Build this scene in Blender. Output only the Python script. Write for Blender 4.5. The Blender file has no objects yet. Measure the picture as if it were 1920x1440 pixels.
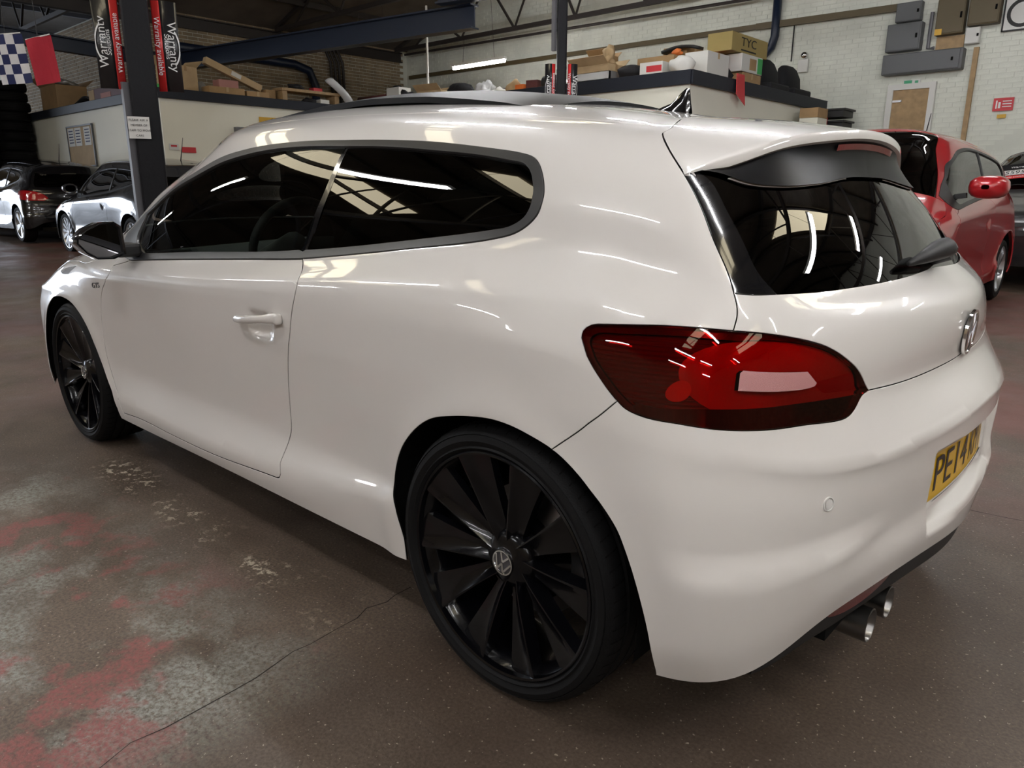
import bpy, bmesh, math, random
import numpy as np
from mathutils import Vector, Matrix
from mathutils.geometry import delaunay_2d_cdt
random.seed(7); rng = np.random.default_rng(7)
scene = bpy.context.scene
COL = scene.collection
# ---------------------------------------------------------------- camera
cam_d = bpy.data.cameras.new('camera'); cam = bpy.data.objects.new('camera', cam_d); COL.objects.link(cam)
cam_d.sensor_width = 36.0; cam_d.lens = 36.0*1386.13/1920.0; cam_d.clip_start = 0.05; cam_d.clip_end = 200
CR = Vector((0.73695494, 0.67593287, 0.00348872)); CU = Vector((-0.17374509, 0.1844376, 0.96736519)); CF = Vector((-0.65323048, 0.71351071, -0.25336221))
CAMLOC = Vector((1.01381640, -1.94146622, 1.11389913))
cam.matrix_world = Matrix(((CR.x, CU.x, -CF.x, CAMLOC.x), (CR.y, CU.y, -CF.y, CAMLOC.y), (CR.z, CU.z, -CF.z, CAMLOC.z), (0, 0, 0, 1)))
scene.camera = cam
# ---------------------------------------------------------------- world, exposure
scene.view_settings.view_transform = 'Standard'; scene.view_settings.look = 'None'
scene.view_settings.exposure = 0.95; scene.view_settings.gamma = 1.0; scene.view_settings.use_curve_mapping = False
world = bpy.data.worlds.new('world'); scene.world = world; world.use_nodes = True
world.node_tree.nodes['Background'].inputs[0].default_value = (0.62, 0.72, 0.90, 1)
world.node_tree.nodes['Background'].inputs[1].default_value = 0.9
# daylight entering by the open vehicle door at the far left end of the hall
ald = bpy.data.lights.new('daylight', 'AREA'); ald.shape = 'RECTANGLE'; ald.size = 9.0; ald.size_y = 4.0; ald.energy = 380; ald.color = (0.80, 0.88, 1.0)
al = bpy.data.objects.new('daylight', ald); COL.objects.link(al); al.location = (-31.85, -3.6, 2.1)
al.rotation_euler = Vector((1, 0.05, -0.04)).to_track_quat('-Z', 'Y').to_euler()
# ---------------------------------------------------------------- materials
MATS = {}
def mat(name, col, rough=.5, metal=0., coat=0., spec=.5, emit=None, es=0., bump=0., bscale=40., var=0., vscale=6., croug=.03, col2=None, det=4.):
    m = bpy.data.materials.new(name); m.use_nodes = True; nt = m.node_tree; b = nt.nodes['Principled BSDF']
    b.inputs['Base Color'].default_value = (*col, 1); b.inputs['Roughness'].default_value = rough; b.inputs['Metallic'].default_value = metal
    b.inputs['Specular IOR Level'].default_value = spec; b.inputs['Coat Weight'].default_value = coat; b.inputs['Coat Roughness'].default_value = croug
    if emit: b.inputs['Emission Color'].default_value = (*emit, 1); b.inputs['Emission Strength'].default_value = es
    if var or bump or col2:
        tc = nt.nodes.new('ShaderNodeTexCoord')
    if var or col2:
        n = nt.nodes.new('ShaderNodeTexNoise'); n.inputs['Scale'].default_value = vscale; n.inputs['Detail'].default_value = det
        nt.links.new(tc.outputs['Object'], n.inputs['Vector'])
        r = nt.nodes.new('ShaderNodeValToRGB'); e = r.color_ramp.elements
        c2 = col2 if col2 else tuple(max(0, c*(1-var)) for c in col); c1 = col if col2 else tuple(min(1, c*(1+var)) for c in col)
        e[0].position = .35; e[1].position = .68; e[0].color = (*c2, 1); e[1].color = (*c1, 1)
        nt.links.new(n.outputs['Fac'], r.inputs['Fac']); nt.links.new(r.outputs['Color'], b.inputs['Base Color'])
    if bump:
        n2 = nt.nodes.new('ShaderNodeTexNoise'); n2.inputs['Scale'].default_value = bscale; n2.inputs['Detail'].default_value = 5
        nt.links.new(tc.outputs['Object'], n2.inputs['Vector'])
        bp = nt.nodes.new('ShaderNodeBump'); bp.inputs['Strength'].default_value = bump; bp.inputs['Distance'].default_value = .02
        nt.links.new(n2.outputs['Fac'], bp.inputs['Height']); nt.links.new(bp.outputs['Normal'], b.inputs['Normal'])
    MATS[name] = m; return m
def glass(name, tint, ior=1.5, rough=0.0, refl=(1, 1, 1)):
    m = bpy.data.materials.new(name); m.use_nodes = True; nt = m.node_tree; nt.nodes.remove(nt.nodes['Principled BSDF'])
    out = nt.nodes['Material Output']; tr = nt.nodes.new('ShaderNodeBsdfTransparent'); tr.inputs[0].default_value = (*tint, 1)
    gl = nt.nodes.new('ShaderNodeBsdfGlossy'); gl.inputs['Color'].default_value = (*refl, 1); gl.inputs['Roughness'].default_value = rough
    fr = nt.nodes.new('ShaderNodeFresnel'); fr.inputs['IOR'].default_value = ior; mx = nt.nodes.new('ShaderNodeMixShader')
    nt.links.new(fr.outputs[0], mx.inputs[0]); nt.links.new(tr.outputs[0], mx.inputs[1]); nt.links.new(gl.outputs[0], mx.inputs[2]); nt.links.new(mx.outputs[0], out.inputs['Surface'])
    MATS[name] = m; return m
# ---------------------------------------------------------------- mesh builder
class MB:
    def __init__(s): s.v = []; s.f = []
    def add(s, vs, fs):
        o = len(s.v); s.v += [tuple(map(float, q)) for q in vs]; s.f += [tuple(i+o for i in f) for f in fs]; return s
    def box(s, c, d, rz=0., M=None):
        x, y, z = [k/2 for k in d]; P = [(a*x, b*y, e*z) for e in (-1, 1) for b in (-1, 1) for a in (-1, 1)]
        ca, sa = math.cos(rz), math.sin(rz)
        P = [(p[0]*ca-p[1]*sa+c[0], p[0]*sa+p[1]*ca+c[1], p[2]+c[2]) for p in P]
        if M is not None: P = [tuple(M @ Vector(p)) for p in P]
        return s.add(P, [(0, 2, 3, 1), (4, 5, 7, 6), (0, 1, 5, 4), (2, 6, 7, 3), (0, 4, 6, 2), (1, 3, 7, 5)])
    def bar(s, a, b, w, h=None, up=(0, 0, 1)):
        h = h or w; a = Vector(a); b = Vector(b); t = (b-a).normalized(); u = Vector(up)
        if abs(t.dot(u)) > .98: u = Vector((1, 0, 0))
        r = t.cross(u).normalized(); u = r.cross(t)
        P = [e+r*(i*w/2)+u*(j*h/2) for e in (a, b) for j in (-1, 1) for i in (-1, 1)]
        return s.add(P, [(0, 1, 3, 2), (4, 6, 7, 5), (0, 4, 5, 1), (2, 3, 7, 6), (0, 2, 6, 4), (1, 5, 7, 3)])
    def ibeam(s, a, b, w, h, t=.02):
        a = Vector(a); b = Vector(b)
        s.bar(a, b, t, h); up = Vector((0, 0, h/2-t/2)); s.bar(a+up, b+up, w, t); s.bar(a-up, b-up, w, t); return s
    def tube(s, pts, r, n=10, cap=True):
        P = [Vector(p) for p in pts]; rr = r if hasattr(r, '__len__') else [r]*len(P); o = []
        t0 = (P[1]-P[0]).normalized(); u = t0.orthogonal().normalized()
        for i, p in enumerate(P):
            t = ((P[min(i+1, len(P)-1)]-P[max(i-1, 0)])).normalized(); u = (u-t*u.dot(t)).normalized(); w = t.cross(u)
            o += [p+(u*math.cos(k*2*math.pi/n)+w*math.sin(k*2*math.pi/n))*rr[i] for k in range(n)]
        F = [(i*n+k, i*n+(k+1) % n, (i+1)*n+(k+1) % n, (i+1)*n+k) for i in range(len(P)-1) for k in range(n)]
        if cap: F += [tuple(reversed(range(n))), tuple(range((len(P)-1)*n, len(P)*n))]
        return s.add(o, F)
    def lathe(s, prof, c, axis='y', n=48, closed=False):
        """prof: (radius, height) along axis from c"""
        o = []
        for k in range(n):
            a = 2*math.pi*k/n; ca, sa = math.cos(a), math.sin(a)
            for r, h in prof:
                o.append((c[0]+r*ca, c[1]+h, c[2]+r*sa) if axis == 'y' else ((c[0]+r*ca, c[1]+r*sa, c[2]+h) if axis == 'z' else (c[0]+h, c[1]+r*ca, c[2]+r*sa)))
        m = len(prof); F = []
        for k in range(n):
            k2 = (k+1) % n
            for i in range(m-1 if not closed else m):
                j = (i+1) % m; q = (k*m+i, k*m+j, k2*m+j, k2*m+i); F.append(q if axis == 'z' else q[::-1])
        return s.add(o, F)
    def prism(s, poly, a, b):
        """poly list of 3D-mapped pairs: a(p)->bottom point, b(p)->top point"""
        n = len(poly); P = [a(p) for p in poly]+[b(p) for p in poly]
        return s.add(P, [tuple(reversed(range(n))), tuple(range(n, 2*n))]+[(i, (i+1) % n, n+(i+1) % n, n+i) for i in range(n)])
    def grid(s, rows, flip=False):
        n = len(rows[0]); vs = [p for r in rows for p in r]; F = []
        for i in range(len(rows)-1):
            for j in range(n-1):
                q = (i*n+j, i*n+j+1, (i+1)*n+j+1, (i+1)*n+j); F.append(q[::-1] if flip else q)
        return s.add(vs, F)
    def build(s, name, m, parent=None, smooth=False, bevel=0., auto=None, mats=None, fm=None, loc=None):
        me = bpy.data.meshes.new(name); me.from_pydata(s.v, [], s.f); me.update()
        ob = bpy.data.objects.new(name, me); COL.objects.link(ob)
        for q in (mats or [m]): me.materials.append(MATS[q] if isinstance(q, str) else q)
        if fm is not None: me.polygons.foreach_set('material_index', fm)
        if smooth or auto:
            me.polygons.foreach_set('use_smooth', [True]*len(me.polygons))
            if auto: me.set_sharp_from_angle(angle=math.radians(auto))
        if bevel:
            bv = ob.modifiers.new('bevel', 'BEVEL'); bv.width = bevel; bv.segments = 2; bv.limit_method = 'ANGLE'; bv.angle_limit = math.radians(40)
        if parent: ob.parent = parent
        if loc is not None: ob.location = loc
        return ob
def thing(name, label, cat, loc=(0, 0, 0), rz=0., group=None):
    o = bpy.data.objects.new(name, None); COL.objects.link(o); o.location = loc; o.rotation_euler = (0, 0, rz); o.empty_display_size = .1
    return tag(o, label, cat, group)
def tag(o, label, cat, group=None):
    o['label'] = label; o['category'] = cat
    if group: o['group'] = group
    return o
def struct(o): o['kind'] = 'structure'; return o
def text(name, body, size, m, parent=None, M=None, ext=.0006, align='CENTER', font_shear=0., sx=1.):
    c = bpy.data.curves.new(name, 'FONT'); c.body = body; c.size = size; c.extrude = ext; c.align_x = align; c.align_y = 'CENTER'; c.shear = font_shear
    ob = bpy.data.objects.new(name+'_tmp', c); COL.objects.link(ob); dg = bpy.context.evaluated_depsgraph_get(); dg.update()
    me = bpy.data.meshes.new_from_object(ob.evaluated_get(dg)); bpy.data.objects.remove(ob); me.name = name
    o = bpy.data.objects.new(name, me); COL.objects.link(o); me.materials.clear(); me.materials.append(MATS[m])
    if parent: o.parent = parent
    if M is not None: o.matrix_local = M @ Matrix.Diagonal((sx, 1, 1, 1))
    return o
def copytree(o, parent=None):
    c = o.copy(); COL.objects.link(c); c.parent = parent
    for ch in list(o.children): copytree(ch, c)
    return c
def frame(o, xa, ya):
    """matrix with origin o, local x along xa, local y along ya"""
    x = Vector(xa).normalized(); z = x.cross(Vector(ya)).normalized(); y = z.cross(x)
    return Matrix(((x.x, y.x, z.x, o[0]), (x.y, y.y, z.y, o[1]), (x.z, y.z, z.z, o[2]), (0, 0, 0, 1)))
HX, HY = -0.67532, 0.73752
def floor_z(x, y):
    s = (x-1.0138)*HX+(y+1.9415)*HY
    if s < 3.5: return 0.
    if s < 5.5: return .021*(s-3.5)**2/4
    return .021*(s-4.5)
# ---------------------------------------------------------------- hero car body surface (half), control net in metres
# stations u0..u23 ; rows r0..r12 ; entries (x, w, z)
def T(s): return [tuple(map(float,q.split(','))) for q in s.split()]
ROWS=[T(q) for q in ('''
-3.4,0,0.22 -3.39,0.2,0.22 -3.36,0.42,0.22 -3.28,0.62,0.22 -3.16,0.77,0.215 -3.02,0.86,0.21 -2.9,0.885,0.21 -2.578,0.89,0.21 -2.25,0.888,0.205 -1.9,0.885,0.205 -1.5,0.885,0.212 -1.1,0.885,0.217 -0.7,0.885,0.22 -0.35,0.886,0.225 0,0.89,0.235 0.18,0.892,0.24 0.33,0.893,0.245 0.45,0.865,0.244 0.545,0.785,0.266 0.607,0.67,0.33 0.645,0.55,0.36 0.68,0.38,0.372 0.7,0.2,0.362 0.71,0,0.35
-3.43,0,0.31 -3.42,0.2,0.31 -3.39,0.42,0.31 -3.31,0.63,0.31 -3.18,0.785,0.3 -3.03,0.87,0.3 -2.9,0.895,0.3 -2.578,0.9,0.3 -2.25,0.898,0.29 -1.9,0.895,0.29 -1.5,0.895,0.29 -1.1,0.895,0.3 -0.7,0.895,0.317 -0.35,0.896,0.368 0,0.9,0.36 0.18,0.903,0.335 0.33,0.903,0.335 0.452,0.888,0.33 0.548,0.803,0.345 0.612,0.685,0.395 0.652,0.555,0.42 0.687,0.385,0.43 0.708,0.2,0.425 0.717,0,0.42
-3.44,0,0.42 -3.43,0.2,0.42 -3.4,0.42,0.42 -3.325,0.63,0.42 -3.2,0.79,0.42 -3.05,0.87,0.42 -2.9,0.895,0.42 -2.578,0.9,0.42 -2.25,0.88,0.42 -1.9,0.862,0.42 -1.5,0.86,0.42 -1.1,0.86,0.42 -0.7,0.862,0.42 -0.35,0.878,0.43 0,0.9,0.45 0.18,0.905,0.45 0.32,0.905,0.45 0.445,0.895,0.445 0.545,0.81,0.445 0.603,0.7,0.46 0.643,0.56,0.475 0.677,0.39,0.485 0.703,0.2,0.49 0.713,0,0.49
-3.445,0,0.56 -3.435,0.2,0.56 -3.405,0.42,0.56 -3.33,0.63,0.56 -3.21,0.785,0.56 -3.06,0.865,0.57 -2.9,0.892,0.575 -2.578,0.897,0.58 -2.25,0.885,0.58 -1.9,0.872,0.58 -1.5,0.87,0.58 -1.1,0.87,0.58 -0.7,0.872,0.58 -0.35,0.885,0.585 0,0.9,0.59 0.18,0.903,0.59 0.31,0.905,0.585 0.44,0.891,0.575 0.54,0.8,0.57 0.6,0.695,0.57 0.643,0.56,0.57 0.68,0.39,0.57 0.706,0.2,0.57 0.716,0,0.57
-3.417,0,0.64 -3.407,0.2,0.64 -3.377,0.42,0.64 -3.298,0.622,0.64 -3.178,0.773,0.64 -3.044,0.853,0.646 -2.884,0.8808,0.651 -2.578,0.8874,0.66 -2.25,0.8866,0.668 -1.9,0.8784,0.668 -1.5,0.8764,0.672 -1.1,0.8772,0.676 -0.7,0.88,0.676 -0.35,0.889,0.681 0,0.8992,0.686 0.18,0.9006,0.686 0.31,0.8986,0.677 0.432,0.8758,0.663 0.524,0.796,0.646 0.5904,0.691,0.63 0.6382,0.56,0.6236 0.6784,0.39,0.6276 0.7052,0.2,0.634 0.7152,0,0.638
-3.41,0,0.66 -3.4,0.2,0.66 -3.37,0.42,0.66 -3.29,0.62,0.66 -3.17,0.77,0.66 -3.04,0.85,0.665 -2.88,0.878,0.67 -2.578,0.885,0.68 -2.25,0.887,0.69 -1.9,0.88,0.69 -1.5,0.878,0.695 -1.1,0.879,0.7 -0.7,0.882,0.7 -0.35,0.89,0.705 0,0.899,0.71 0.18,0.9,0.71 0.31,0.897,0.7 0.43,0.872,0.685 0.52,0.795,0.665 0.588,0.69,0.645 0.637,0.56,0.637 0.678,0.39,0.642 0.705,0.2,0.65 0.715,0,0.655
-3.388,0,0.6756 -3.378,0.2,0.6756 -3.348,0.416,0.6756 -3.27,0.612,0.6756 -3.154,0.758,0.6756 -3.028,0.838,0.6796 -2.872,0.8704,0.6846 -2.578,0.8804,0.6946 -2.25,0.8866,0.7056 -1.9,0.8808,0.7066 -1.5,0.8788,0.7126 -1.1,0.8796,0.7186 -0.7,0.8822,0.7216 -0.35,0.8894,0.7276 0,0.8976,0.7326 0.18,0.8978,0.7306 0.308,0.894,0.717 0.428,0.8672,0.702 0.516,0.7904,0.6836 0.5804,0.688,0.6664 0.6272,0.56,0.6598 0.6664,0.392,0.6636 0.6924,0.2,0.6702 0.702,0,0.6744
-3.3,0,0.738 -3.29,0.2,0.738 -3.26,0.4,0.738 -3.19,0.58,0.738 -3.09,0.71,0.738 -2.98,0.79,0.738 -2.84,0.84,0.743 -2.578,0.862,0.753 -2.25,0.885,0.768 -1.9,0.884,0.773 -1.5,0.882,0.783 -1.1,0.882,0.793 -0.7,0.883,0.808 -0.35,0.887,0.818 0,0.892,0.823 0.18,0.889,0.813 0.3,0.882,0.785 0.42,0.848,0.77 0.5,0.772,0.758 0.55,0.68,0.752 0.588,0.56,0.751 0.62,0.4,0.75 0.642,0.2,0.751 0.65,0,0.752
-3.15,0,0.802 -3.14,0.2,0.801 -3.11,0.39,0.7995 -3.055,0.56,0.797 -2.97,0.685,0.7945 -2.88,0.76,0.792 -2.77,0.8075,0.792 -2.554,0.8385,0.7945 -2.25,0.8765,0.785 -1.9,0.882,0.7925 -1.5,0.881,0.805 -1.1,0.8805,0.8215 -0.7,0.881,0.8425 -0.35,0.8815,0.858 0,0.88,0.865 0.18,0.871,0.86 0.298,0.868,0.84 0.412,0.832,0.83 0.49,0.763,0.82 0.542,0.672,0.814 0.58,0.553,0.811 0.617,0.398,0.81 0.645,0.2,0.81 0.656,0,0.81
-3,0,0.842 -2.99,0.2,0.84 -2.96,0.38,0.837 -2.92,0.54,0.832 -2.85,0.66,0.827 -2.78,0.73,0.822 -2.7,0.775,0.817 -2.53,0.815,0.812 -2.25,0.868,0.802 -1.9,0.872,0.812 -1.5,0.872,0.827 -1.1,0.871,0.85 -0.7,0.871,0.877 -0.35,0.868,0.898 0,0.86,0.907 0.18,0.845,0.907 0.29,0.84,0.9 0.395,0.803,0.895 0.475,0.735,0.888 0.525,0.645,0.882 0.562,0.53,0.88 0.6,0.39,0.878 0.632,0.2,0.876 0.645,0,0.875
-2.5,0,0.979 -2.49,0.2,0.979 -2.48,0.36,0.974 -2.46,0.48,0.969 -2.43,0.58,0.959 -2.4,0.64,0.949 -2.36,0.69,0.939 -2.26,0.74,0.919 -2.13,0.79,0.892 -1.93,0.815,0.88 -1.52,0.815,0.891 -1.1,0.81,0.909 -0.7,0.805,0.941 -0.35,0.795,0.98 0,0.785,1.009 0.16,0.78,0.999 0.26,0.772,0.98 0.37,0.757,0.962 0.442,0.715,0.948 0.478,0.62,0.945 0.502,0.51,0.945 0.53,0.37,0.945 0.555,0.19,0.946 0.563,0,0.946
-2.23,0,1.138 -2.23,0.18,1.138 -2.22,0.32,1.135 -2.2,0.43,1.131 -2.18,0.52,1.123 -2.16,0.575,1.113 -2.12,0.62,1.103 -2.06,0.665,1.083 -1.97,0.705,1.058 -1.84,0.74,1.043 -1.48,0.745,1.058 -1.09,0.74,1.073 -0.7,0.74,1.088 -0.35,0.74,1.096 0,0.745,1.101 0.13,0.742,1.088 0.22,0.737,1.073 0.3,0.722,1.063 0.358,0.68,1.06 0.4,0.58,1.06 0.43,0.47,1.06 0.453,0.34,1.06 0.471,0.17,1.06 0.478,0,1.06
-1.99,0,1.266 -1.99,0.16,1.266 -1.985,0.29,1.261 -1.97,0.39,1.256 -1.955,0.46,1.246 -1.94,0.505,1.236 -1.91,0.54,1.226 -1.86,0.58,1.211 -1.78,0.625,1.196 -1.68,0.66,1.193 -1.4,0.662,1.224 -1.08,0.655,1.245 -0.7,0.655,1.241 -0.36,0.667,1.219 -0.04,0.68,1.189 0.09,0.682,1.173 0.165,0.678,1.161 0.23,0.668,1.151 0.283,0.64,1.146 0.32,0.55,1.148 0.346,0.44,1.151 0.366,0.31,1.153 0.378,0.16,1.154 0.382,0,1.154
-1.77,0,1.359 -1.77,0.14,1.358 -1.765,0.26,1.354 -1.755,0.35,1.349 -1.74,0.42,1.342 -1.725,0.46,1.334 -1.7,0.495,1.326 -1.66,0.53,1.317 -1.6,0.56,1.309 -1.52,0.575,1.308 -1.32,0.578,1.316 -1.06,0.572,1.319 -0.7,0.57,1.31 -0.37,0.575,1.29 -0.08,0.585,1.26 0.03,0.583,1.246 0.085,0.577,1.238 0.13,0.567,1.232 0.172,0.54,1.234 0.203,0.455,1.241 0.222,0.36,1.248 0.235,0.25,1.253 0.243,0.13,1.256 0.246,0,1.257
-1.62,0,1.398 -1.62,0.08,1.397 -1.615,0.15,1.396 -1.61,0.2,1.394 -1.6,0.245,1.391 -1.59,0.27,1.389 -1.57,0.29,1.388 -1.54,0.305,1.387 -1.5,0.32,1.386 -1.43,0.33,1.386 -1.26,0.33,1.387 -1.03,0.33,1.384 -0.7,0.33,1.369 -0.38,0.33,1.344 -0.13,0.335,1.312 -0.04,0.335,1.298 0.005,0.33,1.291 0.04,0.32,1.286 0.06,0.3,1.284 0.08,0.255,1.284 0.09,0.2,1.285 0.097,0.14,1.286 0.1,0.07,1.286 0.1,0,1.286
-1.5,0,1.41 -1.495,0,1.41 -1.49,0,1.4103 -1.48,0,1.4108 -1.47,0,1.411 -1.455,0,1.4115 -1.44,0,1.412 -1.42,0,1.4122 -1.395,0,1.4125 -1.35,0,1.413 -1.21,0,1.412 -1,0,1.406 -0.7,0,1.391 -0.4,0,1.366 -0.17,0,1.334 -0.1,0,1.323 -0.07,0,1.318 -0.05,0,1.315 -0.035,0,1.3125 -0.02,0,1.31 -0.01,0,1.3085 0,0,1.307 0.01,0,1.3055 0.02,0,1.304
''').strip().split('\n')]
G=np.array(ROWS); G[:,:,1]*=-1  # left side y negative
NR,NU=G.shape[:2]
M=np.array([1,-1,1.])
def knots():
    d=np.linalg.norm(np.diff(G[2:8],axis=1),axis=2).mean(0); U=np.concatenate([[0],np.cumsum(d)])
    e=np.linalg.norm(np.diff(G,axis=0),axis=2); e=e[:,8:].mean(1); V=np.concatenate([[0],np.cumsum(e)])
    return U,V
U,V=knots()
def ext():
    g=G; k=3
    left=(g[:,1:1+k]*M)[:,::-1]; right=(g[:,-1-k:-1]*M)[:,::-1]
    g=np.concatenate([left,g,right],1)
    Ue=np.concatenate([2*U[0]-U[1:1+k][::-1],U,2*U[-1]-U[-1-k:-1][::-1]])
    top=(g[-1-k:-1]*M)[::-1]
    g=np.concatenate([g,top],0); Ve=np.concatenate([V,2*V[-1]-V[-1-k:-1][::-1]])
    return g,Ue,Ve
def natcub(x,Y):
    # natural cubic second derivs along axis 0
    n=len(x);h=np.diff(x);A=np.zeros((n,n));B=np.zeros_like(Y)
    A[0,0]=A[-1,-1]=1
    for i in range(1,n-1):
        A[i,i-1]=h[i-1];A[i,i]=2*(h[i-1]+h[i]);A[i,i+1]=h[i]
        B[i]=6*((Y[i+1]-Y[i])/h[i]-(Y[i]-Y[i-1])/h[i-1])
    return np.linalg.solve(A,B.reshape(n,-1)).reshape(Y.shape)
def evalcub(x,Y,S,t):
    i=np.clip(np.searchsorted(x,t)-1,0,len(x)-2);h=x[i+1]-x[i]
    a=(x[i+1]-t)/h;b=(t-x[i])/h
    return a,b,h,i
_g,_Ue,_Ve=ext()
_gT=np.swapaxes(_g,0,1)            # u,row,3
_S=natcub(_Ue,_gT)
def akima_m(x,Y):
    d=np.diff(Y,axis=0)/np.diff(x)[:,None,None] if Y.ndim==3 else np.diff(Y,axis=0)/np.diff(x)[:,None]
    d0=2*d[:1]-d[1:2];dm=2*d0-d[:1];dn=2*d[-1:]-d[-2:-1];dp=2*dn-d[-1:]
    D=np.concatenate([dm,d0,d,dn,dp]);
    w=np.abs(np.diff(D,axis=0)); s=np.abs(D[1:]+D[:-1])/2; w=w+s  # modified akima
    w1=w[2:];w2=w[:-2]; den=w1+w2+1e-12
    return (w1*D[1:-2]+w2*D[2:-1])/den
def F(u,v):
    """u,v arrays (metric params) -> points"""
    u=np.atleast_1d(u).astype(float);v=np.atleast_1d(v).astype(float)
    a,b,h,i=evalcub(_Ue,None,None,u)
    a=a[:,None,None];b=b[:,None,None];hh=h[:,None,None]
    rows=a*_gT[i]+b*_gT[i+1]+((a**3-a)*_S[i]+(b**3-b)*_S[i+1])*hh**2/6   # N,row,3
    R=np.swapaxes(rows,0,1)                                            # row,N,3
    m=akima_m(_Ve,R)
    j=np.clip(np.searchsorted(_Ve,v)-1,0,len(_Ve)-2);n=np.arange(len(u))
    hv=(_Ve[j+1]-_Ve[j]);t=(v-_Ve[j])/hv
    t=t[:,None];hv=hv[:,None]
    p0=R[j,n];p1=R[j+1,n];m0=m[j,n]*hv;m1=m[j+1,n]*hv
    P=(2*t**3-3*t**2+1)*p0+(t**3-2*t**2+t)*m0+(-2*t**3+3*t**2)*p1+(t**3-t**2)*m1
    return deform(P,u,v)
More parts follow.
